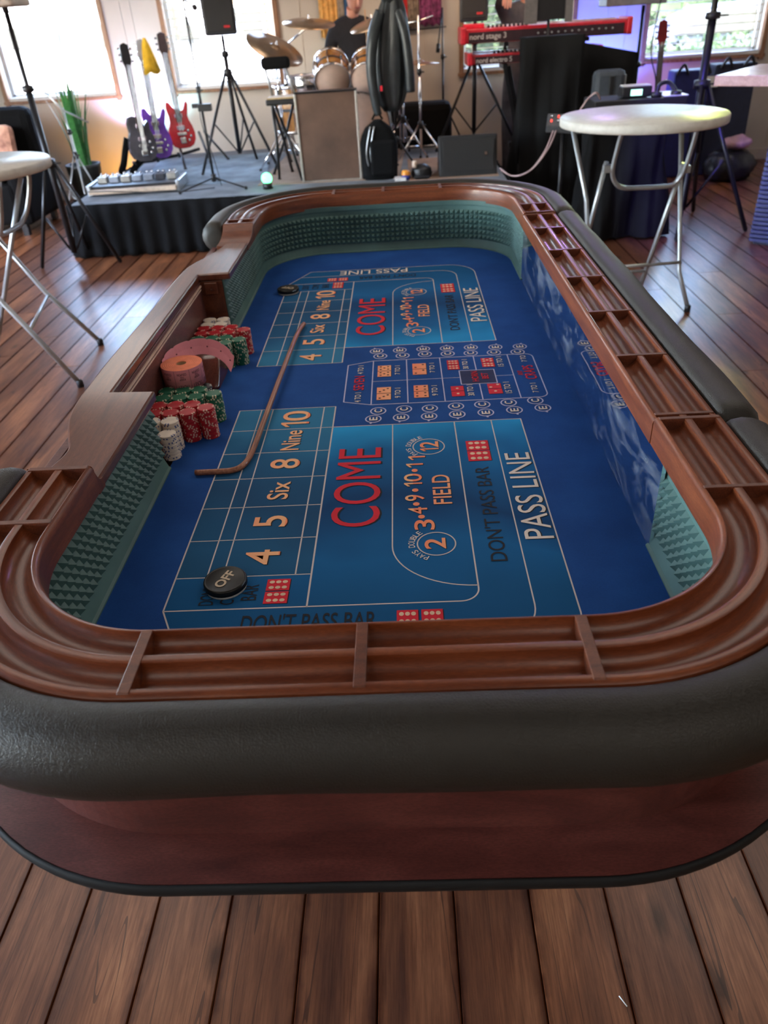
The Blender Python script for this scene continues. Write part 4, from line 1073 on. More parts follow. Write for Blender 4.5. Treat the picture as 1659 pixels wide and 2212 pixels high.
puck(-.368, 2.325, .0335, 'black OFF puck at the far end of the felt', math.radians(155))

# ------------------------------------------------------------------ folding tables
def folding_table(label, x, y, h, r, legs, hanger, bars, brackets):
    t = thing('folding_table', label, 'table', (x, y, 0), 'white folding tables')
    M0 = Matrix.Translation((x, y, 0))
    q = MB(); q.lathe([(.01, h - .02), (r - .02, h - .02), (r - .02, h - .042), (r - .004, h - .042), (r, h - .036), (r, h - .006), (r - .006, h), (.01, h)], 56, 0, M0)
    build('table_top', q, mat('white_blow_moulded_plastic', (.60, .58, .53), .38, var=.10, scale=26, bump=.35, bdist=.003), t)
    for P in legs:
        q = MB(); q.tube(P, .0125, 10); build('leg', q, STEEL, t)
        q = MB(); q.lathe([(.001, 0), (.017, 0), (.017, .03), (.0135, .035)], 12, 0, Matrix.Translation((P[-1][0], P[-1][1], 0))); build('foot_cap', q, BLACK, t)
    q = MB(); q.tube(crm(hanger, 4), .0115, 10); build('brace_bar', q, STEEL, t)
    for a, b_ in bars: q = MB(); q.tube([a, b_], .009, 8); build('cross_bar', q, STEEL, t)
    for c_ in brackets: q = MB(); q.box(c_, (.050, .034, .036)); build('hinge_bracket', q, STEEL, t, bev=.003)
    return t
TX, TY = 1.235, 4.22
R3 = lambda L: [(TX + a, TY + b_, c_) for a, b_, c_ in L]
folding_table('white round folding table with grey tube legs right of the craps table', TX, TY, 1.0, .41,
              [R3([(.235, .12, .96), (.31, .005, .2), (.355, -.10, .02)]), R3([(-.335, .08, .96), (-.245, 0, .6), (-.185, -.09, .02)]),
               R3([(.222, -.06, .77), (.175, .03, .40), (.12, .10, .02)]), R3([(-.18, -.08, .80), (-.215, -.02, .5), (-.27, .10, .02)])],
              R3([(.235, -.14, .96), (.228, -.12, .85), (.215, -.09, .73), (.19, -.07, .68), (.15, -.07, .665), (0, -.07, .665), (-.08, -.07, .67), (-.125, -.08, .70), (-.15, -.10, .76), (-.145, -.13, .87), (-.135, -.16, .96)]),
              [R3([(-.20, -.05, .25), (.31, -.01, .25)]), R3([(.145, .065, .19), (-.24, .065, .19)])], R3([(.225, -.08, .745), (-.172, -.09, .77)]))
folding_table('white round folding table with grey tube legs at the left edge', -2.12, 3.88, 1.0, .41,
              [[(-2.36, 4.08, .96), (-2.0, 4.07, .32), (-1.765, 4.058, .02)], [(-2.26, 3.50, .96), (-1.86, 3.49, .32), (-1.675, 3.475, .02)],
               [(-1.88, 3.95, .92), (-2.06, 3.95, .56), (-2.33, 3.95, .02)], [(-1.86, 3.60, .92), (-2.04, 3.60, .56), (-2.31, 3.60, .02)]],
              [(-1.83, 3.95, .96), (-1.85, 3.95, .88), (-1.89, 3.94, .78), (-1.915, 3.91, .73), (-1.92, 3.86, .715), (-1.92, 3.70, .715), (-1.915, 3.65, .73), (-1.87, 3.61, .80), (-1.82, 3.60, .96)],
              [[(-1.985, 4.07, .30), (-1.85, 3.49, .30)], [(-2.24, 3.95, .2), (-2.22, 3.60, .2)]], [(-2.19, 4.0, .62), (-2.08, 3.56, .62)])

# ------------------------------------------------------------------ stage
ZS_ = .39
stg = thing('stage', 'low platform stage with black pleated skirt and blue grey carpet', 'stage', (-.9, 7.2, 0))
q = MB(); q.box((-.88, 7.265, ZS_ - .03), (3.38, 2.36, .06)); build('platform', q, mat('grey_carpet', (.19, .215, .25), .95, var=.3, scale=4, bump=.3), stg)
q = MB(); q.box((-.88, 7.25, .17), (3.3, 2.3, .32)); build('frame', q, BLACKM, stg)
def skirt(pts, z0, z1, amp, wl, seed, flare=.05):
    rn = random.Random(seed); b = MB(); P = []
    for i in range(len(pts) - 1):
        a, c_ = Vector(pts[i]), Vector(pts[i + 1]); n = max(2, int((c_ - a).length / .02)); nn = Vector(((c_ - a).y, -(c_ - a).x)).normalized()
        for j in range(n + (i == len(pts) - 2)): P.append((a + (c_ - a) * j / n, nn))
    s = 0; ph = 0; vs = []; rows = 6
    for i, (p_, nn) in enumerate(P):
        s += .02; ph += .02 / wl * 2 * PI * rn.uniform(.6, 1.4)
        for r in range(rows + 1):
            t = r / rows; a_ = amp * (.25 + .9 * t)
            d = nn * (a_ * math.sin(ph) + a_ * .4 * math.sin(ph * .37 + 1) + flare * t ** 2.5)
            vs.append((p_.x + d.x, p_.y + d.y, z1 + (z0 - z1) * t))
    m = rows + 1
    b.add(vs, [(i * m + j, (i + 1) * m + j, (i + 1) * m + j + 1, i * m + j + 1) for i in range(len(P) - 1) for j in range(rows)], 0, True)
    return b
q = skirt([(-2.60, 8.4), (-2.60, 6.04), (.83, 6.04), (.83, 8.4)], .012, ZS_ + .002, .019, .13, 3); o = build('skirt', q, CLOTH, stg, fix=False)
o.modifiers.new('thickness', 'SOLIDIFY').thickness = .003
q = MB(); q.box((-1.75, 7.35, ZS_ + .003), (1.1, 1.5, .006), 0, None, .12); single('rug', q, mat('pale_blue_rug', (.22, .29, .36), .95, var=.45, scale=3.2, bump=.3), 'pale blue patterned rug on the left half of the stage', 'rug', (-1.75, 7.35, ZS_))
q = MB(); q.box((-.55, 7.15, ZS_ + .003), (1.15, 1.5, .006), 0, None, -.04); single('rug', q, mat('tan_rug', (.36, .27, .21), .95, var=.25, scale=3.2, bump=.3), 'faded tan rug under the drum kit', 'rug', (-.55, 7.15, ZS_))
q = MB(); q.box((.42, 6.75, ZS_ + .003), (.7, 1.0, .006)); single('rug', q, mat('tan_mat', (.32, .21, .15), .95, var=.2, scale=5, bump=.3), 'tan mat behind the floor monitor', 'rug', (.42, 6.75, ZS_))

# pedalboard
pb_ = thing('pedalboard', 'silver framed guitar pedalboard on the front left corner of the stage', 'pedalboard', (-2.1, 6.45, ZS_), )
M0 = Matrix.Translation((-2.16, 6.55, ZS_)) @ Matrix.Rotation(.05, 4, 'Z')
q = MB(); q.box((0, 0, .045), (.70, .30, .05), 0, M0); build('board', q, BLACK, pb_, bev=.004)
for sx in (-.36, .36):
    q = MB(); q.box((sx, 0, .045), (.03, .36, .08), 0, M0); build('end_rail', q, mat('silver_frame', (.6, .64, .66), .3, .8), pb_, bev=.006)
q = MB(); q.box((0, -.19, .035), (.70, .06, .03), 0, M0); build('front_ledge', q, mat('pale_wood_ledge', (.55, .42, .30), .6), pb_, bev=.003)
for i in range(7):
    q = MB(); x = -.29 + i * .095; q.box((x, .06, .09), (.075, .12, .045), 0, M0); pp = build('effect_pedal', q, mat('pedal_case_%d' % i, random.choice([(.5, .52, .55), (.06, .06, .07), (.4, .38, .33), (.3, .33, .38)]), .35, .5), pb_, bev=.004)
    q = MB()
    for k in (-.02, .02): q.tube([tuple(M0 @ Vector((x + k, .08, .112))), tuple(M0 @ Vector((x + k, .08, .132)))], .008, 8)
    build('knob', q, CHROME, pp)
q = MB(); q.tube([(-2.5, 6.3, .44), (-2.3, 6.22, .45), (-2.0, 6.2, .43), (-1.7, 6.25, .41), (-1.5, 6.4, .4)], .004, 6); single('cable', q, BLACK, 'thin black cable running along the front edge of the stage', 'cable', (-2, 6.2, ZS_))

# ------------------------------------------------------------------ stands
def tripod(name, label, cat, x, y, z0, ztop, hub, spread, angs, rp=.015, rl=.010, mt=None, brace=True, group=None, feet=True, low=.12):
    mt = mt or BLACKM; t = thing(name, label, cat, (x, y, z0), group)
    q = MB(); q.tube([(x, y, z0 + low), (x, y, (hub + ztop) / 2)], rp, 10); build('lower_pole', q, mt, t)
    q = MB(); q.tube([(x, y, hub), (x, y, ztop)], rp * .72, 10); build('upper_pole', q, mt, t)
    q = MB(); M_ = Matrix.Translation((x, y, hub - .03)); q.lathe([(rp, 0), (rp * 2, .005), (rp * 2, .055), (rp, .06)], 14, 0, M_); q.tube([(x, y, hub), (x + rp * 4, y - .01, hub)], .006, 6); build('collar', q, BLACK, t)
    q = MB(); M_ = Matrix.Translation((x, y, (hub + ztop) / 2 - .02)); q.lathe([(rp, 0), (rp * 1.7, .005), (rp * 1.7, .04), (rp * .7, .045)], 14, 0, M_); q.tube([(x, y, (hub + ztop) / 2), (x + rp * 3.5, y - .02, (hub + ztop) / 2)], .005, 6); build('clutch', q, BLACK, t)
    for a in angs:
        ca, sa = math.cos(math.radians(a)), math.sin(math.radians(a)); e = (x + spread * ca, y + spread * sa, z0 + .014)
        q = MB(); q.tube([(x + rp * 1.5 * ca, y + rp * 1.5 * sa, hub), e], rl, 8); lg = build('leg', q, mt, t)
        if brace:
            q = MB(); q.tube([(x + rp * ca, y + rp * sa, z0 + low + .02), (x + spread * .5 * ca, y + spread * .5 * sa, z0 + (hub - z0) * .5)], rl * .6, 6); build('brace', q, mt, t)
        q = MB(); q.sphere((e[0], e[1], z0 + .014), .014, 8); build('rubber_foot', q, BLACK, lg)
    return t
# light stand at the left with a white fabric softbox
tripod('light_stand', 'tall black light stand on thick tripod legs in front of the left window', 'stand', -2.49, 5.72, 0, 1.66, .74, .31, (170, 20, 92), .022, .015)
sb = thing('stage_light', 'pale boxy lamp on top of the light stand at the left edge', 'light', (-2.6, 5.72, 1.66))
q = MB(); q.box((-2.68, 5.72, 1.86), (.62, .3, .40), 0, None, 0, .9); build('housing', q, mat('beige_fabric', (.42, .36, .31), .8, bump=.2), sb, bev=.02)
q = MB(); q.box((-2.68, 5.56, 1.86), (.5, .02, .30)); build('lens', q, mat('frosted_lens', (.7, .68, .62), .4), sb, bev=.01)
q = MB(); q.tube([(-2.49, 5.72, 1.63), (-2.49, 5.72, 1.70)], .02, 10); build('mount', q, BLACK, sb)
# chrome boom stand by the plant
bs = tripod('microphone_stand', 'slim chrome boom stand between the plant and the stage', 'stand', -2.80, 7.0, 0, .98, .62, .26, (180, 290, 60), .011, .007, STEEL)
q = MB(); q.tube([(-2.90, 6.95, 1.12), (-2.80, 6.98, .97), (-2.62, 7.02, .86)], .008, 8); build('boom_arm', q, STEEL, bs)
# microphone stand at centre left
ms = tripod('microphone_stand', 'black microphone stand standing on the pale blue rug', 'stand', -1.50, 6.42, ZS_, 1.70, .47, .30, (215, 335, 95), .010, .007, BLACKM, False, low=.05)
q = MB(); q.box((-1.47, 6.40, .97), (.10, .05, .05)); q.box((-1.54, 6.40, .985), (.05, .04, .03)); build('clip_holder', q, BLACK, ms, bev=.004)
q = MB(); q.tube([(-1.50, 6.42, 1.66), (-1.42, 6.36, 1.60)], .006, 8); q.sphere((-1.41, 6.35, 1.60), .02, 8); build('microphone', q, BLACK, ms)
q = MB(); q.tube(crm([(-1.49, 6.41, 1.55), (-1.47, 6.40, 1.2), (-1.515, 6.39, .9), (-1.46, 6.38, .6), (-1.43, 6.35, .42)], 6), .0035, 6); build('cable', q, BLACK, ms)
# loudspeakers on tripods
def loudspeaker(x, y, z, w, d, h, rz, label):
    t = thing('loudspeaker', label, 'loudspeaker', (x, y, z))
    M_ = Matrix.Translation((x, y, z)) @ Matrix.Rotation(rz, 4, 'Z')
    q = MB(); q.prism([(-w / 2, -d / 2), (w / 2, -d / 2), (w / 2 * .7, d / 2), (-w / 2 * .7, d / 2)], 0, h, 0, M_); build('cabinet', q, mat('speaker_cabinet', (.035, .036, .045), .5, bump=.1, scale=90), t, bev=.018)
    q = MB(); q.box((0, -d / 2 - .004, h / 2), (w * .84, .012, h * .88), 0, M_); build('grille', q, mat('speaker_grille', (.018, .018, .02), .6, bump=.5, scale=260), t, bev=.006)
    q = MB(); q.box((w * .2, -d / 2 - .012, h * .14), (.05, .004, .016), 0, M_); build('badge', q, mat('red_badge', (.6, .03, .04), .4), t)
    q = MB(); q.tube([tuple(M_ @ Vector((-.03, 0, h + .002))), tuple(M_ @ Vector((-.03, 0, h + .03))), tuple(M_ @ Vector((.03, 0, h + .03))), tuple(M_ @ Vector((.03, 0, h + .002)))], .008, 6); build('handle', q, BLACK, t)
    return t
tripod('speaker_stand', 'black tripod stand under the loudspeaker in front of the second window', 'stand', -1.44, 7.35, ZS_, 1.41, 1.14, .42, (225, 330, 80), .018, .012)
loudspeaker(-1.44, 7.35, 1.412, .27, .24, .42, .15, 'grey loudspeaker on a tripod in front of the second window')
tripod('speaker_stand', 'black tripod stand left of the red keyboards', 'stand', .71, 7.78, ZS_, 1.38, 1.08, .42, (210, 335, 85), .02, .013)
loudspeaker(.70, 7.78, 1.382, .25, .24, .42, -.1, 'black loudspeaker on a tripod above the red keyboards')
# stand poles at the right
tripod('light_stand', 'tall thick black stand behind the right folding table', 'stand', 2.14, 6.0, 0, 1.75, .95, .48, (325, 250, 60), .028, .016, BLACKM)
pl_ = tripod('speaker_stand', 'black stand holding the grey box right of the keyboards', 'stand', 2.12, 7.62, 0, 1.42, .55, .3, (210, 330, 90), .02, .012)
q = MB(); q.box((2.02, 7.62, 1.52), (.50, .3, .19), 0, None, 0); o = single('equipment_case', q, mat('grey_case', (.22, .22, .24), .5), 'grey box on the stand right of the keyboards', 'case', (2.02, 7.62, 1.42), bev=.01)
mr = tripod('microphone_stand', 'black microphone boom stand against the wall left of the keyboards', 'stand', .45, 8.25, ZS_, 1.50, .72, .2, (210, 330, 90), .011, .008, BLACKM, False)
q = MB(); q.tube([(.45, 8.25, 1.48), (.42, 8.21, 1.3), (.405, 8.19, 1.20)], .007, 8); q.tube([(.408, 8.195, 1.22), (.40, 8.185, 1.15)], .018, 8); build('boom_arm', q, BLACKM, mr)

# ------------------------------------------------------------------ guitars
def gbody(mb, cx, cz, sc, mirror, th, M_, mi=0, single_horn=False):
    L_ = [(0, -.215), (.07, -.212), (.13, -.19), (.165, -.14), (.172, -.085), (.155, -.02), (.128, .03), (.118, .07), (.135, .12), (.15, .17), (.138, .20), (.11, .185), (.075, .13), (.045, .115), (.028, .14),
          (-.028, .14), (-.06, .17), (-.09, .205), (-.128, .20), (-.14, .15), (-.122, .08), (-.125, .03), (-.155, -.02), (-.172, -.085), (-.165, -.14), (-.13, -.19), (-.07, -.212)]
    if single_horn:
        L_ = L_[:7] + [(.118, .045), (.126, .085), (.112, .115), (.08, .095), (.05, .07), (.028, .09), (-.028, .145), (-.08, .155), (-.12, .145), (-.14, .10), (-.132, .05), (-.128, .02)] + L_[-6:]
    pts = [(x * sc * .76 * (-1 if mirror else 1), z * sc) for x, z in L_]
    mb.prism(pts, -th / 2, th / 2, mi, M_ @ Matrix.Translation((cx, 0, cz)) @ Matrix.Rotation(PI / 2, 4, 'X'))
def guitar(name, label, x, y, zc, col, tilt, sc=1.0, mirror=False, neck=.60, lean=.14, headc=(.02, .02, .02), strap=False, group=None, yaw=0):
    t = thing(name, label, 'guitar', (x, y, zc), group)
    M_ = Matrix.Translation((x, y, zc)) @ Matrix.Rotation(tilt, 4, 'Y') @ Matrix.Rotation(yaw, 4, 'Z') @ Matrix.Rotation(-lean, 4, 'X')
    q = MB(); gbody(q, 0, 0, sc, mirror, .045, M_, 0, strap); build('body', q, mat(name + '_lacquer', col, .22, coat=.8, var=.35, scale=6), t, bev=.008)
    dk = mat('fretboard', (.05, .03, .022), .5); top = .12 + neck
    q = MB(); q.box((0, -.030, (.02 + top) / 2), (.048, .022, top - .02), 0, M_); build('neck', q, dk, t, bev=.003)
    q = MB(); q.prism([(-.022, 0), (.022, 0), (.042, .05), (.035, .17), (.0, .185), (-.035, .17), (-.042, .05)], -.008, .008, 0, M_ @ Matrix.Translation((0, -.026, top)) @ Matrix.Rotation(PI / 2, 4, 'X')); h = build('headstock', q, mat('headstock', headc, .3, coat=.5), t, bev=.002)
    for s in (-1, 1):
        for k in range(3):
            q = MB(); q.box((s * .052, -.026, top + .05 + k * .045), (.022, .012, .016), 0, M_); build('tuning_peg', q, CHROME, h, bev=.003)
    for z, mtl in ((.075, CHROME), (-.03, CHROME)):
        q = MB(); q.box((0, -.029, z * sc), (.075, .014, .034), 0, M_); build('pickup', q, mat('pickup_cover', (.62, .5, .58), .2, .8), t, bev=.004)
    q = MB(); q.box((0, -.030, -.085 * sc), (.085, .016, .022), 0, M_); build('bridge', q, CHROME, t, bev=.003)
    q = MB(); q.box((0, -.028, -.145 * sc), (.055, .012, .05), 0, M_); build('tailpiece', q, CHROME, t, bev=.006)
    for kx, kz in ((.09, -.06), (.115, -.11), (.085, -.145)):
        q = MB(); q.lathe([(.001, 0), (.012, 0), (.010, .016), (.001, .016)], 12, 0, M_ @ Matrix.Translation((kx * .72 * (-1 if mirror else 1) * sc, -.023, kz * sc)) @ Matrix.Rotation(PI / 2, 4, 'X')); build('knob', q, CHROME, t)
    q = MB()
    for k in range(6): q.tube([tuple(M_ @ Vector((-.016 + k * .0064, -.044, -.14 * sc))), tuple(M_ @ Vector((-.014 + k * .0056, -.043, top + .02)))], .0009, 4, caps=False)
    build('strings', q, CHROME, t)
    if strap:
        q = MB(); P = crm([(-.13, .0, -.02), (-.16, .03, -.12), (-.19, .05, -.22), (-.24, .03, -.30), (-.20, -.03, -.325), (-.10, -.02, -.24), (-.03, .02, -.20)], 5); vs = []
        for p_ in P: vs += [M_ @ (p_ + Vector((-.025, 0, .015))), M_ @ (p_ + Vector((.025, 0, -.015))), M_ @ (p_ + Vector((.025, .003, -.012))), M_ @ (p_ + Vector((-.025, .003, .018)))]
        q.add(vs, [(4 * i + j, 4 * i + (j + 1) % 4, 4 * i + 4 + (j + 1) % 4, 4 * i + 4 + j) for i in range(len(P) - 1) for j in range(4)], 0, True); build('strap', q, CLOTH, t)
    return t
guitar('electric_guitar', 'dark grey electric guitar with hanging black strap, leftmost of the three', -2.33, 7.42, .70, (.09, .085, .10), .075, 1.0, False, .40, .14, strap=True, yaw=.72)
guitar('electric_guitar', 'purple electric guitar standing in the middle of the three', -2.235, 7.60, .69, (.16, .05, .38), .05, 1.0, False, .43, .14, (.3, .3, .32), yaw=.45)
guitar('electric_guitar', 'cherry red electric guitar, rightmost of the three', -2.07, 7.86, .72, (.50, .012, .02), -.02, .95, False, .44, .14, (.05, .03, .03), yaw=.35)
q = MB(); P = []
for i in range(17):
    a = i / 16 * 2 * PI; r1 = .012; r2 = .075 + .018 * math.sin(a * 3 + .5); r0 = .035 + .006 * math.sin(a * 3)
    P.append([(r1 * math.cos(a), r1 * math.sin(a), .262), (r0 * math.cos(a), r0 * math.sin(a) * .7, .20), (r2 * .75 * math.cos(a), r2 * .6 * math.sin(a), .10), (r2 * math.cos(a), r2 * .7 * math.sin(a), .015 * math.sin(a * 4))])
q.add([v for r in P for v in r], [(i * 4 + j, i * 4 + j + 1, (i + 1) * 4 + j + 1, (i + 1) * 4 + j) for i in range(16) for j in range(3)], 0, True, Matrix.Translation((-2.185, 7.64, 1.165)))
o = single('cloth', q, mat('yellow_cloth', (.80, .46, .02), .85, bump=.2, var=.15), 'bright yellow cloth draped over the purple guitar headstock', 'cloth', (-2.165, 7.66, 1.16), fix=False); o.modifiers.new('thickness', 'SOLIDIFY').thickness = .003
gs = thing('guitar_stand', 'black folding stand holding the three guitars', 'stand', (-2.15, 7.7, ZS_))
for k, (a, b_) in enumerate((((-2.38, 7.75, .48), (-2.46, 7.30, ZS_ + .012)), ((-2.14, 7.95, .55), (-1.98, 7.42, ZS_ + .012)), ((-1.96, 8.1, .62), (-1.80, 7.70, ZS_ + .012)), ((-2.3, 7.8, .50), (-2.3, 8.25, ZS_ + .012)), ((-1.92, 8.15, .62), (-1.66, 7.85, ZS_ + .012)))):
    q = MB(); q.tube([a, b_], .012, 8); lg = build('leg', q, BLACKM, gs); q = MB(); q.sphere(b_, .016, 8); build('rubber_foot', q, BLACK, lg)
q = MB(); q.tube([(-2.46, 7.42, .475), (-2.3, 7.48, .475), (-2.1, 7.75, .475), (-1.95, 7.95, .49)], .014, 8); build('cradle_bar', q, BLACKM, gs)
for x, y in ((-2.40, 7.36), (-2.24, 7.52), (-2.09, 7.74)):
    q = MB(); q.tube([(x, y + .05, .475), (x, y - .04, .47), (x, y - .06, .50)], .013, 8); build('cradle_arm', q, BLACK, gs)

# ------------------------------------------------------------------ left side: plant, armchair, wall box
pt = thing('potted_plant', 'tall green plant with upright blade leaves in a dark pot by the left window', 'plant', (-3.05, 7.75, 0))
q = MB(); q.lathe([(.001, 0), (.12, 0), (.16, .42), (.165, .45), (.145, .45), (.14, .40), (.001, .40)], 24, 0, Matrix.Translation((-3.05, 7.75, 0))); build('pot', q, mat('dark_pot', (.03, .035, .03), .5), pt)
for i in range(26):
    a = random.uniform(0, 6.28); rr = random.uniform(.01, .09); h = random.uniform(.45, .95); ln = random.uniform(.03, .22)
    b0 = Vector((-3.05 + rr * math.cos(a), 7.75 + rr * math.sin(a), .40)); q = MB(); vs = []
    for k in range(7):
        t = k / 6; w_ = .022 * math.sin(PI * (.15 + .85 * t) ** .8) * (1 - t ** 4) + .001; c_ = b0 + Vector((math.cos(a) * ln * t * t, math.sin(a) * ln * t * t, h * t)); p_ = Vector((-math.sin(a), math.cos(a), 0))
        vs += [c_ + p_ * w_, c_ - p_ * w_]
    q.add(vs, [(2 * k, 2 * k + 1, 2 * k + 3, 2 * k + 2) for k in range(6)], 0, True)
    build('leaf', q, mat('blade_leaf' if i % 3 else 'pale_blade_leaf', (.05, .20, .05) if i % 3 else (.45, .52, .42), .45, var=.3), pt, fix=False)
ac = thing('armchair', 'black padded armchair at the left edge behind the folding table', 'chair', (-3.75, 7.35, 0))
q = MB(); q.box((-3.78, 7.25, .27), (.80, .75, .34)); build('base', q, CLOTH, ac, bev=.04)
q = MB(); q.box((-3.78, 7.68, .60), (.80, .20, .74)); build('backrest', q, CLOTH, ac, bev=.07)
for sx in (-.42, .42): q = MB(); q.box((-3.78 + sx, 7.28, .34), (.14, .78, .50)); build('armrest', q, CLOTH, ac, bev=.05)
q = MB(); q.box((-3.78, 7.22, .47), (.66, .62, .12)); build('seat_cushion', q, CLOTH, ac, bev=.04)
for sx in (-.38, .38):
    for sy in (6.95, 7.6): q = MB(); q.box((-3.78 + sx, sy, .05), (.05, .05, .10)); build('foot', q, BLACK, ac)
q = MB(); q.box((0, 0, 0), (.42, .12, .30), 0, Matrix.Translation((-3.70, 7.42, .70)) @ Matrix.Rotation(-.25, 4, 'X')); single('cushion', q, mat('patterned_cushion', (.85, .32, .22), .85, var=.7, scale=9), 'pink and orange patterned cushion on the black armchair', 'cushion', (-3.70, 7.42, .55), bev=.05)
wb = thing('wall_speaker', 'flat grey box hanging on the wall below the left window', 'box', (-4.02, 8.5, .72))
q = MB(); q.box((-4.05, 8.49, .74), (.34, .09, .30)); build('casing', q, mat('slate_box', (.14, .17, .20), .5), wb, bev=.008)
q = MB(); q.sphere((-3.93, 8.44, .79), .010, 8); build('knob', q, CHROME, wb)

# ------------------------------------------------------------------ folding chair and brown panel in front of the drums
dc = thing('stool', 'folding stool with a rounded black backrest in front of the drum kit', 'stool', (-.98, 6.7, ZS_))
q = MB(); q.box((-.935, 6.72, 1.215), (.23, .055, .085)); build('backrest', q, CLOTH, dc, bev=.036)
for x0, x1 in ((-1.02, -.985), (-.86, -.80)): q = MB(); q.tube([(x0, 6.72, 1.18), (x1, 6.72, .98)], .010, 8); build('upright', q, STEEL, dc)
q = MB(); q.tube([(-.935, 6.73, 1.18), (-.925, 6.73, .98)], .007, 8); build('centre_post', q, CHROME, dc)
q = MB(); q.box((-.88, 6.62, .965), (.27, .26, .04)); build('seat', q, BLACK, dc, bev=.01)
q = MB(); q.box((-.88, 6.62, .990), (.25, .24, .012)); build('seat_pad', q, mat('tan_seat_pad', (.50, .36, .18), .6), dc, bev=.004)
for a, b_ in (((-.98, 6.70, .95), (-.80, 6.52, ZS_ + .01)), ((-.82, 6.70, .95), (-1.08, 6.88, ZS_ + .01)), ((-.98, 6.56, .95), (-.93, 6.95, ZS_ + .01)), ((-.98, 6.58, .95), (-1.0, 6.62, ZS_ + .01))):
    q = MB(); q.tube([a, ((a[0] + b_[0]) / 2 + .01, (a[1] + b_[1]) / 2, (a[2] + b_[2]) / 2), b_], .011, 8); lg = build('leg', q, BLACKM, dc); q = MB(); q.sphere(b_, .015, 8); build('rubber_foot', q, BLACK, lg)
pn_ = thing('flight_case', 'brown wooden panel case with a silver edge in front of the drums', 'case', (-.53, 6.5, ZS_))
q = MB(); q.box((-.545, 6.56, ZS_ + .315), (.46, .26, .625)); build('panel_box', q, mat('worn_brown_board', (.115, .062, .040), .5, var=.3, scale=5, bump=.1), pn_, bev=.004)
for sx in (-.778, -.312):
    q = MB(); q.box((sx, 6.43, ZS_ + .315), (.016, .02, .63)); build('metal_edge', q, mat('edge_aluminium', (.62, .60, .54), .35, .8), pn_, bev=.002)
q = MB(); q.box((-.545, 6.43, ZS_ + .632), (.48, .02, .014)); build('metal_edge', q, BLACKM, pn_, bev=.002)
q = MB(); q.box((-.545, 6.43, ZS_ + .008), (.48, .02, .014)); build('metal_edge', q, mat('edge_alu2', (.5, .47, .42), .4, .8), pn_, bev=.002)
bp = thing('backpack', 'black backpack standing on the stage beside the brown case', 'bag', (-.15, 6.45, ZS_))
q = MB(); P = []
for k in range(9):
    t = k / 8; P.append((.148 * (1 if t < .55 else math.sqrt(max(.04, 1 - ((t - .55) / .46) ** 2))) * (.93 + .07 * math.sin(PI * t)), .095 * (1 - .3 * t), t * .415))
N_ = 20; vs = []
for w_, d_, z in P:
    w_ = max(w_, .03)
    for j in range(N_):
        a = 2 * PI * j / N_; ca, sa = math.cos(a), math.sin(a); vs.append((-.16 + w_ * math.copysign(abs(ca) ** .6, ca), 6.46 + d_ * math.copysign(abs(sa) ** .6, sa), ZS_ + z))
q.add(vs, [(i * N_ + j, i * N_ + (j + 1) % N_, (i + 1) * N_ + (j + 1) % N_, (i + 1) * N_ + j) for i in range(8) for j in range(N_)], 0, True); q.add(vs, [list(range(N_))[::-1], list(range(8 * N_, 9 * N_))])
build('main_bag', q, CLOTH, bp)
q = MB(); q.box((-.13, 6.36, ZS_ + .16), (.19, .05, .25)); build('front_pocket', q, CLOTH, bp, bev=.02)
for sx in (-.235, -.205): q = MB(); q.tube(crm([(sx, 6.40, ZS_ + .05), (sx - .02, 6.365, ZS_ + .2), (sx + .02, 6.38, ZS_ + .38)], 5), .007, 6); build('zip', q, STEEL, bp)
q = MB(); q.tube(crm([(-.20, 6.46, ZS_ + .42), (-.16, 6.44, ZS_ + .47), (-.12, 6.46, ZS_ + .42)], 5), .008, 6); build('handle', q, CLOTH, bp)
# gig bag / jacket hanging on a stand
jk = thing('jacket', 'long black shiny jacket hanging on a stand in front of the drummer', 'jacket', (-.05, 6.55, .8))
prof = [(.85, .05, -.075, .02), (.90, .085, -.07, .03), (1.0, .125, -.075, .04), (1.15, .140, -.07, .05), (1.30, .13, -.055, .06), (1.42, .115, -.045, .06), (1.52, .085, -.035, .05), (1.60, .055, -.03, .04), (1.72, .045, -.03, .04)]
q = MB(); N_ = 40; vs = []
for z, w_, cx, d_ in prof:
    for j in range(N_):
        a = 2 * PI * j / N_; f_ = 1 + .16 * math.sin(a * 7 + z * 3) + .07 * math.sin(a * 13 + z * 7); vs.append((cx + .03 + w_ * f_ * math.cos(a), 6.55 + d_ * f_ * math.sin(a), z))
q.add(vs, [(i * N_ + j, i * N_ + (j + 1) % N_, (i + 1) * N_ + (j + 1) % N_, (i + 1) * N_ + j) for i in range(8) for j in range(N_)], 0, True); q.add(vs, [list(range(N_))[::-1], list(range(8 * N_, 9 * N_))])
LTH = mat('black_satin_fabric', (.025, .032, .036), .36, var=.3, bump=.2, scale=14)
build('torso', q, LTH, jk)
q = MB(); q.tube(crm([(-.10, 6.50, 1.50), (-.155, 6.46, 1.36), (-.185, 6.45, 1.15), (-.17, 6.45, .95), (-.15, 6.46, .84)], 5), [.035, .036, .038, .04, .042, .042, .042, .042, .04, .04, .038, .038, .037, .036, .035, .034, .033, .032, .03, .03, .03][:21], 12); build('sleeve', q, LTH, jk)
q = MB(); q.tube(crm([(.03, 6.52, 1.50), (.075, 6.48, 1.36), (.10, 6.47, 1.15), (.105, 6.48, .98)], 5), .036, 12); build('sleeve', q, LTH, jk)
q = MB(); q.box((-.115, 6.408, 1.02), (.018, .004, .035)); build('red_tag', q, mat('red_tag', (.7, .02, .04), .5), jk)
q = MB(); q.sphere((-.02, 6.55, 1.60), .075, 14, sc=(1, .8, .9)); build('hood', q, LTH, jk)
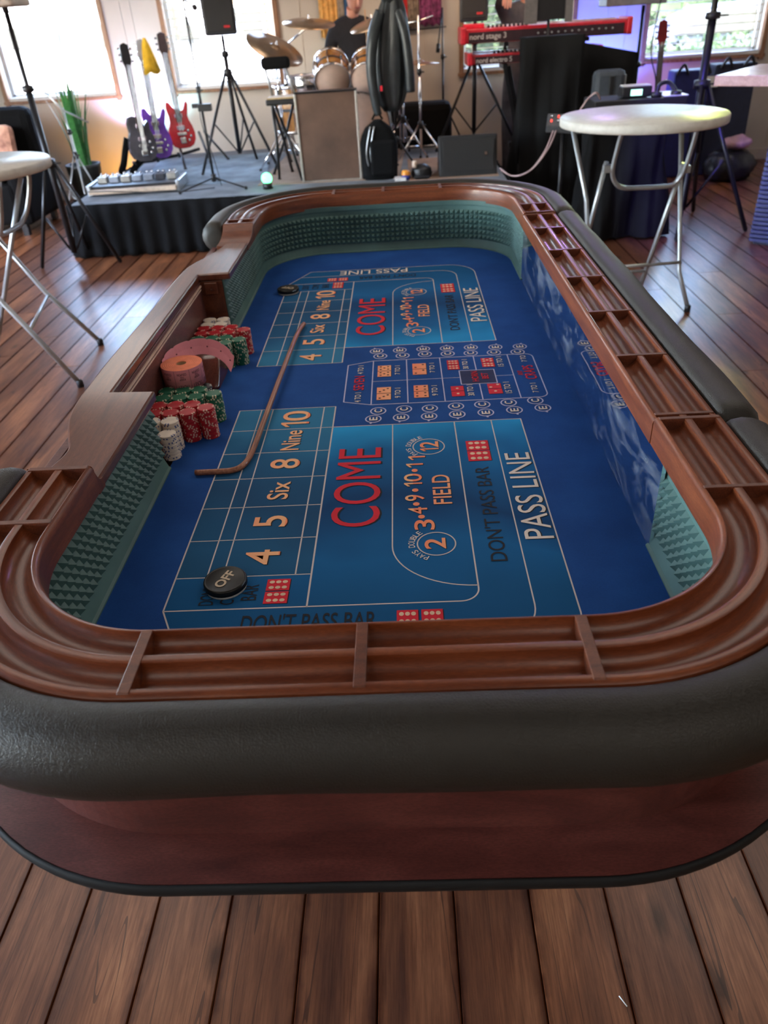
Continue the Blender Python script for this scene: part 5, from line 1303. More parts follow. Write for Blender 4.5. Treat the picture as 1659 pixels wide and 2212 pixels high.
js = tripod('coat_stand', 'thin black stand hidden under the hanging jacket', 'stand', -.02, 6.74, ZS_, 1.66, .62, .2, (230, 330, 90), .011, .008, BLACKM, False)

# ------------------------------------------------------------------ drum kit, one thing per drum, cymbal and stand
SHELL = wood('amber_drum_shell', (.28, .11, .03), (.46, .20, .05), (.62, .32, .10), (6, 6, 2), 4, .25, .8)
HEAD = mat('drum_head', (.62, .44, .36), .5, var=.06); BRASS = mat('cymbal_bronze', (.50, .34, .22), .28, .85, .15, 12)
def drum(name, label, c_, r, h, rx, ry, lugs=8, shell=None):
    t = thing(name, label, 'drum', c_); M_ = Matrix.Translation(c_) @ Matrix.Rotation(ry, 4, 'Y') @ Matrix.Rotation(rx, 4, 'X')
    q = MB(); q.lathe([(r * .98, -h / 2), (r, -h / 2 + .01), (r, h / 2 - .01), (r * .98, h / 2)], 36, 0, M_); build('shell', q, shell or SHELL, t)
    for z in (-h / 2, h / 2):
        q = MB(); q.lathe([(r * 1.0, z - .012), (r * 1.05, z - .012), (r * 1.05, z + .012), (r * 1.0, z + .012), (r * 1.0, z - .012)], 36, 0, M_); build('hoop', q, CHROME, t)
        q = MB(); s = 1 if z > 0 else -1; q.lathe([(.001, z + s * .004), (r * .98, z + s * .004), (r * .99, z - s * .002)], 36, 0, M_); build('drum_head', q, HEAD, t)
    q = MB(); q.lathe([(r * 1.002, -.012), (r * 1.012, -.01), (r * 1.012, .01), (r * 1.002, .012)], 36, 0, M_); build('centre_band', q, BLACK, t)
    for k in range(lugs):
        a = 2 * PI * k / lugs; p_ = Vector((math.cos(a) * r * 1.04, math.sin(a) * r * 1.04, 0)); q = MB()
        q.tube([tuple(M_ @ (p_ + Vector((0, 0, -h / 2)))), tuple(M_ @ (p_ + Vector((0, 0, h / 2))))], .004, 6); q.box((0, 0, 0), (.018, .018, .04), 0, M_ @ Matrix.Translation(p_)); build('lug', q, CHROME, t)
    return t
drum('tom_drum', 'amber tom drum with chrome hoops, left of the pair', (-.535, 7.15, 1.10), .145, .19, -1.02, -.15)
drum('tom_drum', 'amber tom drum with chrome hoops, right of the pair', (-.225, 7.15, 1.09), .145, .19, -1.02, .12)
drum('bass_drum', 'large dark bass drum standing behind the brown case', (-.33, 7.28, ZS_ + .29), .265, .30, PI / 2, .0, 8, mat('dark_shell', (.03, .02, .02), .3, coat=.6))
drum('floor_tom', 'amber floor drum at the left of the kit behind the stool', (-.93, 7.7, ZS_ + .42), .19, .36, 0, 0)
drum('snare_drum', 'chrome snare drum beside the drummer', (-.80, 7.66, ZS_ + .60), .17, .14, 0, .0, 8, CHROME)
q = MB(); q.tube([(-.38, 7.25, .98), (-.38, 7.2, 1.16)], .014, 8); q.tube([(-.50, 7.2, 1.07), (-.38, 7.22, 1.09), (-.26, 7.2, 1.07)], .01, 8)
single('tom_mount', q, CHROME, 'chrome bracket holding the two toms above the bass drum', 'bracket', (-.38, 7.25, .98))
def cymbal(label, c_, r, rx, ry):
    t = thing('cymbal', label, 'cymbal', c_); M_ = Matrix.Translation(c_) @ Matrix.Rotation(ry, 4, 'Y') @ Matrix.Rotation(rx, 4, 'X')
    q = MB(); q.lathe([(.006, .028), (.03, .026), (.042, .016), (.05, .012), (r * .5, .008), (r, -.004), (r, -.006), (r * .5, .005), (.05, .009), (.006, .02)], 48, 0, M_); build('bronze_plate', q, BRASS, t)
    q = MB(); q.tube([tuple(M_ @ Vector((0, 0, -.02))), tuple(M_ @ Vector((0, 0, .06)))], .006, 8); q.lathe([(.001, .03), (.012, .03), (.012, .04), (.001, .04)], 10, 0, M_); build('wing_nut', q, CHROME, t)
    return t
def cstand(label, x, y, z, top, dirs=(210, 330, 90)):
    t = tripod('cymbal_stand', label, 'stand', x, y, ZS_, z, ZS_ + .30, .26, dirs, .011, .008, CHROME)
    if top != (x, y, z): q = MB(); q.tube([(x, y, z - .02), top], .008, 8); build('boom_arm', q, CHROME, t)
    return t
cymbal('large tilted bronze cymbal at the left of the drum kit', (-.98, 7.12, 1.30), .24, .30, .48); cstand('chrome stand under the large tilted cymbal', -1.0, 7.2, 1.26, (-.98, 7.12, 1.29))
cymbal('pale cymbal above the two toms at the left', (-.70, 7.3, 1.455), .215, .18, .10); cstand('chrome boom stand under the pale cymbal', -.98, 7.55, 1.30, (-.70, 7.3, 1.44))
cymbal('bronze cymbal in front of the drummer, half behind the jacket', (-.17, 7.25, 1.43), .2, .2, -.25); cstand('chrome stand behind the hanging jacket', .02, 7.55, 1.38, (-.17, 7.25, 1.42))
cymbal('low hi-hat cymbal right of the hanging jacket', (.20, 7.3, 1.12), .17, 0, 0); cstand('tall chrome stand right of the hanging jacket', .19, 7.0, 1.46, (.19, 7.0, 1.46))
cstand('short chrome stand between the jacket and the tall stand', .05, 7.42, 1.22, (.08, 7.05, 1.28), (200, 320, 80))
q = MB(); q.tube([(-.02, 7.05, 1.405), (.19, 7.0, 1.42), (.31, 6.98, 1.45)], .006, 8); single('boom_arm', q, CHROME, 'thin chrome boom across the tall chrome stand', 'boom', (.19, 7, 1.42))
mi_ = thing('microphone', 'small silver and black microphone aimed at the kit beside the jacket', 'microphone', (.07, 7.03, 1.25))
q = MB(); q.tube([(.09, 7.02, 1.27), (.05, 7.0, 1.245)], .014, 10); build('body', q, BLACK, mi_); q = MB(); q.sphere((.035, 7.0, 1.238), .019, 10); build('grille', q, CHROME, mi_)

# ------------------------------------------------------------------ people
def person(name, label, loc, joints, radii, edges, root, mats_, cat='person'):
    t = thing(name, label, cat, loc)
    return t
def skin_mesh(name, parent, verts, edges, radii, material, root=0, sub=2):
    me = bpy.data.meshes.new(name); o_ = ORG[parent.name]
    me.from_pydata([tuple(Vector(v) - o_) for v in verts], edges, [])
    me.materials.append(material)
    ob = bpy.data.objects.new(name, me); COL.objects.link(ob); ob.parent = parent
    m = ob.modifiers.new('skin', 'SKIN'); m.use_smooth_shade = True
    for i, r in enumerate(radii):
        me.skin_vertices[0].data[i].radius = (r, r) if isinstance(r, (int, float)) else r
        me.skin_vertices[0].data[i].use_root = (i == root)
    s = ob.modifiers.new('subdivision', 'SUBSURF'); s.levels = s.render_levels = sub
    ORG[ob.name] = o_.copy()
    return ob
SKINM = mat('skin', (.62, .30, .22), .5, var=.08, scale=14)
SHIRT = mat('black_shirt', (.012, .012, .018), .85, bump=.2, scale=30); TROU = mat('dark_trousers', (.02, .025, .05), .85)
HAIRW = mat('white_hair', (.62, .58, .55), .8, bump=.6, scale=60); HAIRD = mat('brown_hair', (.06, .035, .02), .7, bump=.6, scale=60)
def hand(parent, wrist, d, upv, m, s=1.0, curl=.5):
    """palm with four fingers and a thumb, one skinned chain per finger rooted in the palm"""
    w = Vector(wrist); d = Vector(d).normalized(); u = Vector(upv); u = (u - d * u.dot(d)).normalized(); side = d.cross(u)
    V = [w - d * .01, w + d * .045 * s, w + d * .085 * s]; Ed = [(0, 1), (1, 2)]; R = [(.024 * s, .017 * s), (.034 * s, .015 * s), (.036 * s, .013 * s)]
    for k, (off, ln) in enumerate(((-.028, .062), (-.010, .072), (.009, .068), (.026, .052))):
        b0 = w + d * .08 * s + side * off * s; i0 = len(V)
        a1 = b0 + (d * 1 - u * .15 * curl).normalized() * .030 * s * ln / .07; a2 = a1 + (d - u * curl).normalized() * .024 * s * ln / .07; a3 = a2 + (d - u * 2 * curl).normalized() * .018 * s * ln / .07
        V += [b0, a1, a2, a3]; R += [.0095 * s, .0088 * s, .008 * s, .007 * s]; Ed += [(2, i0), (i0, i0 + 1), (i0 + 1, i0 + 2), (i0 + 2, i0 + 3)]
    i0 = len(V); t0 = w + d * .03 * s - side * .026 * s; t1 = t0 - side * .024 * s + d * .022 * s; t2 = t1 - side * .006 * s + d * .026 * s
    V += [t0, t1, t2]; R += [.012 * s, .0105 * s, .009 * s]; Ed += [(1, i0), (i0, i0 + 1), (i0 + 1, i0 + 2)]
    return skin_mesh('hand', parent, V, Ed, R, m, 0, 1)
def head(parent, c_, facing, hair):
    """head with face: nose, brow, eyes, mouth, ears and hair"""
    f = Vector(facing).normalized(); up_ = Vector((0, 0, 1)); s = up_.cross(f).normalized(); up_ = f.cross(s).normalized()
    M_ = Matrix(((s.x, f.x, up_.x, c_[0]), (s.y, f.y, up_.y, c_[1]), (s.z, f.z, up_.z, c_[2]), (0, 0, 0, 1)))
    q = MB(); N_ = 20; vs = []
    for k, (z, w_, ff, fb) in enumerate(((-.125, .03, .055, .02), (-.115, .045, .078, .05), (-.085, .060, .085, .075), (-.05, .068, .086, .088), (0, .073, .088, .098), (.04, .074, .086, .102), (.08, .066, .072, .090), (.11, .045, .045, .062), (.122, .015, .012, .02))):
        for j in range(N_):
            a = 2 * PI * j / N_; sa = math.sin(a); vs.append((w_ * math.cos(a), (ff if sa > 0 else fb) * sa, z))
    q.add(vs, [(i * N_ + j, i * N_ + (j + 1) % N_, (i + 1) * N_ + (j + 1) % N_, (i + 1) * N_ + j) for i in range(8) for j in range(N_)], 0, True, M_); q.add(vs, [list(range(N_))[::-1], list(range(8 * N_, 9 * N_))], 0, True, M_)
    q.tube([(0, .083, .03), (0, .102, -.012), (0, .112, -.026), (0, .092, -.034)], [.008, .011, .015, .010], 8, 0, M_)
    q.tube([(-.045, .072, .036), (0, .090, .038), (.045, .072, .036)], .008, 6, 0, M_)
    for sx in (-1, 1): q.sphere((sx * .076, -.005, -.005), .026, 8, sc=(.35, .7, 1.1), M=M_)
    hd = build('head', q, SKINM, parent)
    q = MB()
    for sx in (-1, 1): q.sphere((sx * .030, .076, .014), .0115, 10, M=M_)
    build('eyes', q, mat('eye_white', (.75, .72, .70), .25), hd)
    q = MB(); q.tube([(-.024, .080, -.062), (0, .090, -.060), (.024, .080, -.062)], .0055, 6, 0, M_); build('mouth', q, mat('lips', (.42, .13, .12), .5), hd)
    q = MB(); vs = []
    rows = ((-.06, .070, -.03, .098), (-.02, .078, -.01, .106), (.03, .081, .02, .111), (.075, .074, .055, .102), (.108, .054, .050, .075), (.130, .02, .02, .03))
    for z, w_, ff, fb in rows:
        for j in range(N_):
            a = 2 * PI * j / N_; sa = math.sin(a); vs.append((w_ * math.cos(a), (ff if sa > 0 else fb) * (sa if ff > 0 or sa < 0 else abs(sa)) , z))
    q.add(vs, [(i * N_ + j, i * N_ + (j + 1) % N_, (i + 1) * N_ + (j + 1) % N_, (i + 1) * N_ + j) for i in range(5) for j in range(N_)], 0, True, M_); q.add(vs, [list(range(5 * N_, 6 * N_))], 0, True, M_)
    build('hair', q, hair, hd, fix=False)
dr = thing('person', 'drummer in a black shirt seated behind the toms, looking down', 'person', (-.36, 7.85, ZS_))
bx, by = -.38, 8.0
# clothing and body as one continuous skinned surface
V = [(bx, by, .92), (bx, by + .02, 1.10), (bx, by, 1.28), (bx, by - .02, 1.40), (bx + .01, by - .05, 1.49),
     (bx - .165, by, 1.385), (bx - .235, by - .03, 1.14), (bx - .12, by - .24, 1.10), (bx + .165, by, 1.385), (bx + .25, by - .04, 1.16), (bx + .16, by - .27, 1.22),
     (bx - .10, by - .02, .90), (bx - .20, by - .42, .88), (bx - .21, by - .45, .47), (bx + .10, by - .02, .90), (bx + .20, by - .42, .88), (bx + .21, by - .45, .47)]
Ed = [(0, 1), (1, 2), (2, 3), (3, 4), (3, 5), (5, 6), (6, 7), (3, 8), (8, 9), (9, 10), (0, 11), (11, 12), (12, 13), (0, 14), (14, 15), (15, 16)]
R = [(.15, .12), (.155, .12), (.17, .12), (.14, .10), .055, .085, .056, .040, .085, .056, .040, .105, .085, .055, .105, .085, .055]
skin_mesh('body', dr, V, Ed, R, SHIRT, 0, 2)
head(dr, (bx + .05, by - .10, 1.635), (.25, -.8, -.5), HAIRW)
q = MB(); q.tube([(bx + .01, by - .03, 1.44), (bx + .02, by - .07, 1.54)], .055, 12); build('neck', q, SKINM, dr)
hand(dr, (bx - .11, by - .26, 1.10), (.3, -.9, -.1), (0, 0, 1), SKINM, 1, .9); hand(dr, (bx + .15, by - .29, 1.23), (-.2, -.9, .2), (0, 0, 1), SKINM, 1, .9)
for sx, e in ((-.1, (-.46, 7.30, 1.26)), (.14, (-.235, 7.35, 1.52))):
    q = MB(); q.tube([(bx + sx, by - .33, 1.10 if sx < 0 else 1.22), e], [.008, .005], 8); single('drumstick', q, mat('hickory', (.62, .38, .20), .5), 'pale wooden drumstick in the drummer\'s %s hand' % ('right' if sx < 0 else 'left'), 'drumstick', e)
for a in (20, 90, 160, 270):
    pass
dt = thing('drum_throne', 'round black drum stool under the drummer', 'stool', (bx, by + .03, ZS_))
q = MB(); q.lathe([(.001, .73), (.15, .73), (.16, .75), (.16, .77), (.14, .795), (.001, .795)], 24, 0, Matrix.Translation((bx, by + .03, 0))); build('seat', q, CLOTH, dt)
q = MB(); q.tube([(bx, by + .03, ZS_ + .1), (bx, by + .03, .78)], .014, 8); build('post', q, CHROME, dt)
for a in (30, 150, 270): q = MB(); q.tube([(bx, by + .03, ZS_ + .25), (bx + .2 * math.cos(math.radians(a)), by + .03 + .2 * math.sin(math.radians(a)), ZS_ + .012)], .009, 8); build('leg', q, CHROME, dt)
kp = thing('person', 'keyboard player behind the red keyboards, hand on the keys', 'person', (1.15, 7.95, 0))
bx, by = 1.17, 7.95
V = [(bx, by, .95), (bx, by, 1.12), (bx, by, 1.30), (bx, by, 1.42), (bx, by - .02, 1.52), (bx - .18, by, 1.42), (bx - .24, by - .10, 1.50), (bx - .215, by - .30, 1.60), (bx + .18, by, 1.42), (bx + .24, by - .05, 1.42), (bx + .2, by - .3, 1.48),
     (bx - .10, by, .90), (bx - .11, by + .02, .50), (bx - .11, by, .06), (bx + .10, by, .90), (bx + .11, by + .02, .50), (bx + .11, by, .06)]
Z_ = 0
skin_mesh('body', kp, [(x, y, z) for x, y, z in V], Ed, [(.15, .11), (.15, .11), (.17, .11), (.14, .10), .05, .075, .052, .036, .075, .052, .036, .10, .075, .05, .10, .075, .05], mat('grey_shirt', (.10, .09, .10), .85), 0, 2)
head(kp, (bx, by - .04, 1.665), (-.1, -.85, -.45), HAIRD)
q = MB(); q.tube([(bx, by, 1.46), (bx, by - .03, 1.58)], .052, 12); build('neck', q, SKINM, kp)
hand(kp, (bx - .19, by - .31, 1.585), (-.25, -.9, -.75), (0, -.3, 1), SKINM, 1.15, .6); hand(kp, (bx + .2, by - .31, 1.48), (-.1, -.9, -.35), (0, 0, 1), SKINM, 1, .6)
for sx in (-.11, .11): q = MB(); q.box((bx + sx, by - .04, .04), (.09, .26, .08)); build('shoe', q, BLACK, kp, bev=.02)

# ------------------------------------------------------------------ keyboards
KR = mat('red_keyboard_case', (.60, .015, .035), .35, coat=.3); KD = mat('keyboard_back_panel', (.035, .015, .022), .45); KW = mat('key_ivory', (.75, .72, .68), .35)
PRW = mat('panel_print', (.62, .58, .58), .6)
def keyboard(label, x0, x1, y, z, h, s, ts):
    t = thing('keyboard', label, 'keyboard', ((x0 + x1) / 2, y, z))
    q = MB(); q.box(((x0 + x1) / 2, y + .16, z + h / 2), (x1 - x0, .30, h)); build('case', q, KR, t, bev=.01)
    for xx in (x0 + .008, x1 - .008): q = MB(); q.box((xx, y + .155, z + h / 2 + .005), (.05, .33, h + .02)); build('end_cheek', q, KR, t, bev=.012)
    q = MB(); q.box(((x0 + x1) / 2, y + .006, z + h * .40), (x1 - x0 - .10, .012, h * .72)); build('back_panel', q, KD, t)
    q = MB(); text_map(q, s, lambda u, v: (x0 + .06 + ts * u, y - .0015, z + h * .16 + h * .50 * v), .012); build('lettering', q, PRW, t, fix=False)
    for k in range(12):
        xx = x0 + .62 + k * .055
        if xx < x1 - .1: q = MB(); q.lathe([(.001, 0), (.008, 0), (.008, .012), (.001, .012)], 8, 0, Matrix.Translation((xx, y + .0, z + h * .45)) @ Matrix.Rotation(PI / 2, 4, 'X')); build('socket', q, STEEL, t)
    q = MB()
    n = int((x1 - x0 - .12) / .0235)
    for k in range(n): q.box((x0 + .07 + k * .0235, y + .27, z + h + .004), (.0215, .13, .012))
    o = build('white_keys', q, KW, t); o['kind'] = 'stuff'
    for k in range(10): q = MB(); q.lathe([(.001, 0), (.011, 0), (.009, .018), (.001, .018)], 10, 0, Matrix.Translation((x0 + .22 + k * .035, y + .08, z + h))); build('knob', q, BLACK, t)
    return t
keyboard('upper red keyboard with white lettering on its dark back panel', .56, 1.93, 7.25, 1.235, .105, 'nord stage 3', .30)
keyboard('lower red keyboard with white lettering under the upper one', .62, 1.72, 7.30, 1.08, .075, 'nord electro 5', .30)
q = MB(); q.box((.66, 7.36, 1.355), (.17, .10, .035)); ep = single('effect_pedal', q, mat('red_pedal', (.75, .02, .05), .3), 'small red box on the left end of the upper keyboard', 'pedal', (.66, 7.36, 1.34), bev=.006)
ks = thing('keyboard_stand', 'black Z-shaped stand carrying the two red keyboards', 'stand', (1.2, 7.45, ZS_))
for x in (.95, 1.62):
    q = MB(); q.bar((x, 7.40, 1.05), (x + .17, 7.50, .42), .05, .05); build('upright', q, BLACKM, ks, bev=.004)
    q = MB(); q.bar((x - .02, 7.32, 1.055), (x - .02, 7.62, 1.055), .04, .035); build('arm', q, BLACKM, ks, bev=.003)
    q = MB(); q.bar((x - .02, 7.32, 1.215), (x - .02, 7.62, 1.215), .04, .03); build('arm', q, BLACKM, ks, bev=.003)
    q = MB(); q.bar((x, 7.55, 1.04), (x, 7.55, 1.22), .03, .03); build('tier_post', q, BLACKM, ks, bev=.003)
q = MB(); q.bar((1.0, 7.48, .43), (1.9, 7.48, .43), .04, .04); build('base_bar', q, BLACKM, ks, bev=.003)
for x in (1.05, 1.85): q = MB(); q.bar((x, 7.40, .41), (x, 7.75, .41), .04, .03); build('foot_bar', q, BLACKM, ks, bev=.003)
mu = thing('music_stand', 'black music stand rising above the red keyboards', 'stand', (1.24, 7.15, ZS_))
q = MB(); q.box((1.245, 7.12, 1.54), (.30, .012, .34)); build('desk', q, BLACK, mu, bev=.003); q = MB(); q.box((1.09, 7.10, 1.48), (.10, .008, .26)); build('clear_wing', q, mat('grey_sheet', (.16, .15, .15), .3), mu); q = MB(); q.box((1.39, 7.10, 1.48), (.06, .008, .26)); build('clear_wing', q, mat('grey_sheet', (.16, .15, .15), .3), mu)
q = MB(); q.tube([(1.24, 7.14, .42), (1.24, 7.14, 1.4)], .011, 8); build('pole', q, BLACKM, mu)
for a in (210, 330, 90): q = MB(); q.tube([(1.24, 7.14, .62), (1.24 + .2 * math.cos(math.radians(a)), 7.14 + .2 * math.sin(math.radians(a)), ZS_ + .012)], .008, 8); build('leg', q, BLACKM, mu)
# scarves on a rail, acoustic guitar body
for k, (x, w_, zb_, col, lab, lb2) in enumerate(((.055, .15, 1.335, (.62, .03, .03), 'red striped scarf hanging on the back wall', 1), (.18, .10, 1.345, (.26, .20, .15), 'leopard patterned scarf hanging on the back wall', 1), (.35, .20, 1.365, (.22, .04, .12), 'purple patterned scarf, rightmost on the wall rail', 1), (-.42, .09, 1.40, (.05, .14, .30), 'blue striped scarf hanging beside the drummer', 1), (-.50, .06, 1.44, (.50, .42, .34), 'thin cream scarf hanging beside the orange one', 1), (-.62, .17, 1.315, (.82, .42, .12), 'orange shawl hanging at the left of the wall rail', 1))):
    q = MB(); vs = []; n = 14
    for i in range(n + 1):
        for j in range(7):
            t = j / 6; x_ = x + (i / n - .5) * w_ * (1 + .06 * math.sin(t * 5)); vs.append((x_, 8.49 + .014 * math.sin(i * 1.7 + t) + .004, zb_ + (2.0 - zb_) * t + (.012 * math.sin(i * 1.3) if j == 0 else 0)))
    q.add(vs, [(i * 7 + j, i * 7 + j + 1, (i + 1) * 7 + j + 1, (i + 1) * 7 + j) for i in range(n) for j in range(6)], 0, True)
    o = single('scarf', q, mat('scarf_%d' % k, col, .85, var=.75 if k in (1, 2) else .3, scale=28, st=(1, 1, .3) if k in (0, 3) else (1, 1, 1)), lab, 'scarf', (x, 8.5, zb_), 'scarves on the back wall', fix=False); o.modifiers.new('thickness', 'SOLIDIFY').thickness = .004
q = MB(); q.tube([(-.8, 8.50, 1.995), (.5, 8.50, 1.995)], .01, 8); q.tube([(-.05, 8.50, 1.33), (.50, 8.50, 1.345)], .006, 8); single('scarf_rail', q, BLACKM, 'dark rail on the wall that carries the scarves', 'rail', (-.1, 8.5, 1.99))

# ------------------------------------------------------------------ floor monitor, bits on the stage edge
mo = thing('floor_monitor', 'black wedge floor monitor at the right end of the stage', 'loudspeaker', (.53, 6.42, ZS_))
q = MB(); q.prism([(6.30, 0), (6.62, 0), (6.60, .20), (6.46, .275), (6.36, .285)], .31, .76, 0, Matrix(((0, 0, 1, 0), (1, 0, 0, 0), (0, 1, 0, ZS_), (0, 0, 0, 1)))); build('cabinet', q, mat('monitor_cabinet', (.012, .012, .013), .6, bump=.3, scale=90), mo, bev=.008)
q = MB(); q.box((.535, 6.315, ZS_ + .145), (.40, .012, .23), 0, Matrix.Identity(4)); build('grille', q, mat('monitor_grille', (.02, .018, .017), .7, bump=.6, scale=300), mo, bev=.004)
q = MB(); q.box((.67, 6.305, ZS_ + .16), (.018, .005, .022)); build('badge', q, CHROME, mo)
q = MB(); q.lathe([(.001, 0), (.075, 0), (.085, .03), (.075, .07), (.04, .095), (.001, .1)], 20, 0, Matrix.Translation((.17, 6.38, ZS_))); q.box((.17, 6.29, ZS_ + .02), (.12, .10, .012)); single('cap', q, BLACK, 'black cap lying on the stage left of the floor monitor', 'cap', (.17, 6.38, ZS_), bev=.004)
tp = thing('tub', 'small blue tub with an orange lid beside the black cap', 'tub', (.045, 6.32, ZS_)); q = MB(); q.lathe([(.001, 0), (.032, 0), (.034, .035), (.001, .035)], 18, 0, Matrix.Translation((.045, 6.32, ZS_))); build('body', q, mat('blue_tub', (.03, .05, .30), .4), tp)
q = MB(); q.lathe([(.035, .034), (.036, .05), (.028, .066), (.001, .07)], 18, 0, Matrix.Translation((.045, 6.32, ZS_))); build('lid', q, mat('orange_lid', (.85, .33, .04), .4), tp)
q = MB(); q.lathe([(.001, 0), (.018, 0), (.018, .05), (.001, .05)], 14, 0, Matrix.Translation((.115, 6.33, ZS_ + .08))); single('cup', q, mat('cream_cup', (.75, .6, .48), .5), 'small cream cup on top of the black cap', 'cup', (.13, 6.36, ZS_ + .08))
q = MB(); q.box((.0, 6.30, ZS_ + .012), (.09, .10, .02)); single('paper_note', q, mat('white_paper', (.72, .72, .70), .7), 'white slip of paper near the blue tub', 'paper', (0, 6.3, ZS_), bev=.002)
q = MB(); q.box((.2, 8.0, ZS_ + .19), (.62, .3, .38)); single('equipment_bag', q, CLOTH, 'black equipment bag behind the chrome stands', 'bag', (.2, 8.0, ZS_), bev=.06)
lt = thing('laser_light', 'small glowing green ball light at the front of the stage', 'light', (-1.05, 6.28, ZS_))
q = MB(); q.sphere((-1.05, 6.28, ZS_ + .075), .042, 16); build('globe', q, mat('green_globe', (.1, .9, .3), .3, emis=(.12, 1, .30), es=5), lt); q = MB(); q.lathe([(.001, 0), (.04, 0), (.036, .045), (.001, .045)], 16, 0, Matrix.Translation((-1.05, 6.28, ZS_))); build('base', q, BLACK, lt)

# ------------------------------------------------------------------ draped racks and gear at the right
def draped(name, label, x0, x1, y0, y1, z0, z1, seed, amp=.018, flare=.10, slope=0, crease=.02):
    rn = random.Random(seed); t = thing(name, label, 'cover', ((x0 + x1) / 2, (y0 + y1) / 2, z0))
    q = MB(); per = []
    n1 = int((x1 - x0) / .025); n2 = int((y1 - y0) / .025)
    for i in range(n1): per.append((x0 + (x1 - x0) * i / n1, y0, 0, -1))
    for i in range(n2): per.append((x1, y0 + (y1 - y0) * i / n2, 1, 0))
    for i in range(n1): per.append((x1 - (x1 - x0) * i / n1, y1, 0, 1))
    for i in range(n2): per.append((x0, y1 - (y1 - y0) * i / n2, -1, 0))
    rows = 10; vs = []; m = len(per); ph = [rn.uniform(0, 6) for _ in range(4)]
    for r in range(rows + 1):
        t_ = r / rows
        for i, (x, y, nx, ny) in enumerate(per):
            a = 2 * PI * i / m; d = amp * (.2 + t_) * (math.sin(a * 11 + ph[0] + t_ * 1.2) + .6 * math.sin(a * 23 + ph[1] - t_)) + flare * t_ ** 2 * (.6 + .5 * math.sin(a * 3 + ph[2])) + crease * math.sin(t_ * 7 + a * 4)
            zt = z1 - slope * (x - x0) / (x1 - x0); inset = .02 * (1 - t_) ** 4
            vs.append((x + nx * (d - inset), y + ny * (d - inset), zt + (z0 - zt) * t_ ** .95))
    q.add(vs, [(r * m + i, r * m + (i + 1) % m, (r + 1) * m + (i + 1) % m, (r + 1) * m + i) for r in range(rows) for i in range(m)], 0, True)
    q.add(vs, [list(range(m))], 0, True)
    build('cloth', q, mat('black_drape', (.0045, .0045, .005), .85, bump=.3, scale=9, bdist=.02, spec=.25), t, fix=True)
    return t
draped('draped_rack', 'tall equipment rack under a black cloth in front of the keyboards', .985, 1.46, 6.75, 6.98, .03, 1.27, 5, .014, .05)
draped('draped_rack', 'lower black draped rack beside the keyboards and the right window', 1.50, 2.02, 7.14, 7.28, .03, 1.20, 6, .012, .08, .10)
draped('draped_table', 'low table covered with a black cloth behind the right folding table', 1.32, 1.86, 5.70, 5.98, .02, .84, 8, .02, .09)
gbg = thing('instrument_case', 'upright grey instrument case leaning on the black draped rack', 'case', (1.62, 6.55, 0))
q = MB(); q.box((1.62, 6.55, .52), (.24, .12, 1.04)); build('shell', q, mat('slate_case', (.045, .055, .070), .6), gbg, bev=.04)
q = MB(); q.box((1.63, 6.485, .90), (.035, .012, .20), 0, None); build('strap_patch', q, BLACK, gbg, bev=.004); q = MB(); q.box((1.745, 6.55, .95), (.012, .03, .10)); build('handle', q, STEEL, gbg, bev=.003)
rk = thing('mixer_case', 'black flat equipment case on the draped table', 'case', (1.62, 5.8, .85))
q = MB(); q.box((1.63, 5.82, .885), (.62, .34, .07)); build('body', q, BLACK, rk, bev=.008); q = MB(); q.box((1.86, 5.80, .926), (.16, .30, .006)); build('white_lid', q, mat('pale_lid', (.55, .56, .52), .5), rk, bev=.002)
dv = thing('digital_display', 'black box with a small glowing green display on the equipment case', 'device', (1.60, 5.70, .92)); q = MB(); q.box((1.61, 5.76, .958), (.20, .12, .065)); build('housing', q, BLACK, dv, bev=.01)
q = MB(); q.box((1.605, 5.697, .955), (.075, .004, .036)); build('screen', q, mat('green_screen', (.5, .9, .7), .4, emis=(.45, 1, .70), es=1.6), dv); q = MB(); q.box((1.61, 5.76, .993), (.18, .10, .006)); build('white_top', q, WHITEP, dv)
hp = thing('headphones', 'black headphones lying on the equipment case', 'headphones', (1.80, 5.72, .92)); q = MB(); q.tube(crm([(1.74, 5.70, .94), (1.76, 5.72, .99), (1.82, 5.73, 1.00), (1.87, 5.71, .95)], 5), .014, 8); build('band', q, BLACK, hp)
for x in (1.74, 1.87): q = MB(); q.lathe([(.001, 0), (.034, 0), (.036, .03), (.001, .035)], 16, 0, Matrix.Translation((x, 5.70, .920))); build('ear_cup', q, BLACK, hp)
mx = thing('mixer', 'small grey mixer with red lights and cables beside the draped rack', 'mixer', (1.13, 5.7, .78)); M_ = Matrix.Translation((1.13, 5.65, .80)) @ Matrix.Rotation(.35, 4, 'X') @ Matrix.Rotation(-.2, 4, 'Z')
q = MB(); q.box((0, 0, 0), (.24, .17, .05), 0, M_); build('case', q, mat('mixer_grey', (.06, .065, .07), .5), mx, bev=.008)
for k in range(10): q = MB(); q.lathe([(.001, 0), (.007, 0), (.006, .014), (.001, .014)], 8, 0, M_ @ Matrix.Translation((-.09 + (k % 5) * .045, -.03 + (k // 5) * .06, .025))); build('knob', q, CHROME if k % 3 else mat('red_led', (.8, .05, .05), .4, emis=(1, .08, .05), es=1.5), mx)
q = MB(); q.tube([(1.13, 5.66, .05), (1.13, 5.68, .77)], .016, 8)
for a in (200, 320, 80): q.tube([(1.13, 5.66, .35), (1.10 + .12 * math.cos(math.radians(a)), 5.62 + .12 * math.sin(math.radians(a)), .015)], .01, 8)
build('stand', q, BLACKM, mx)
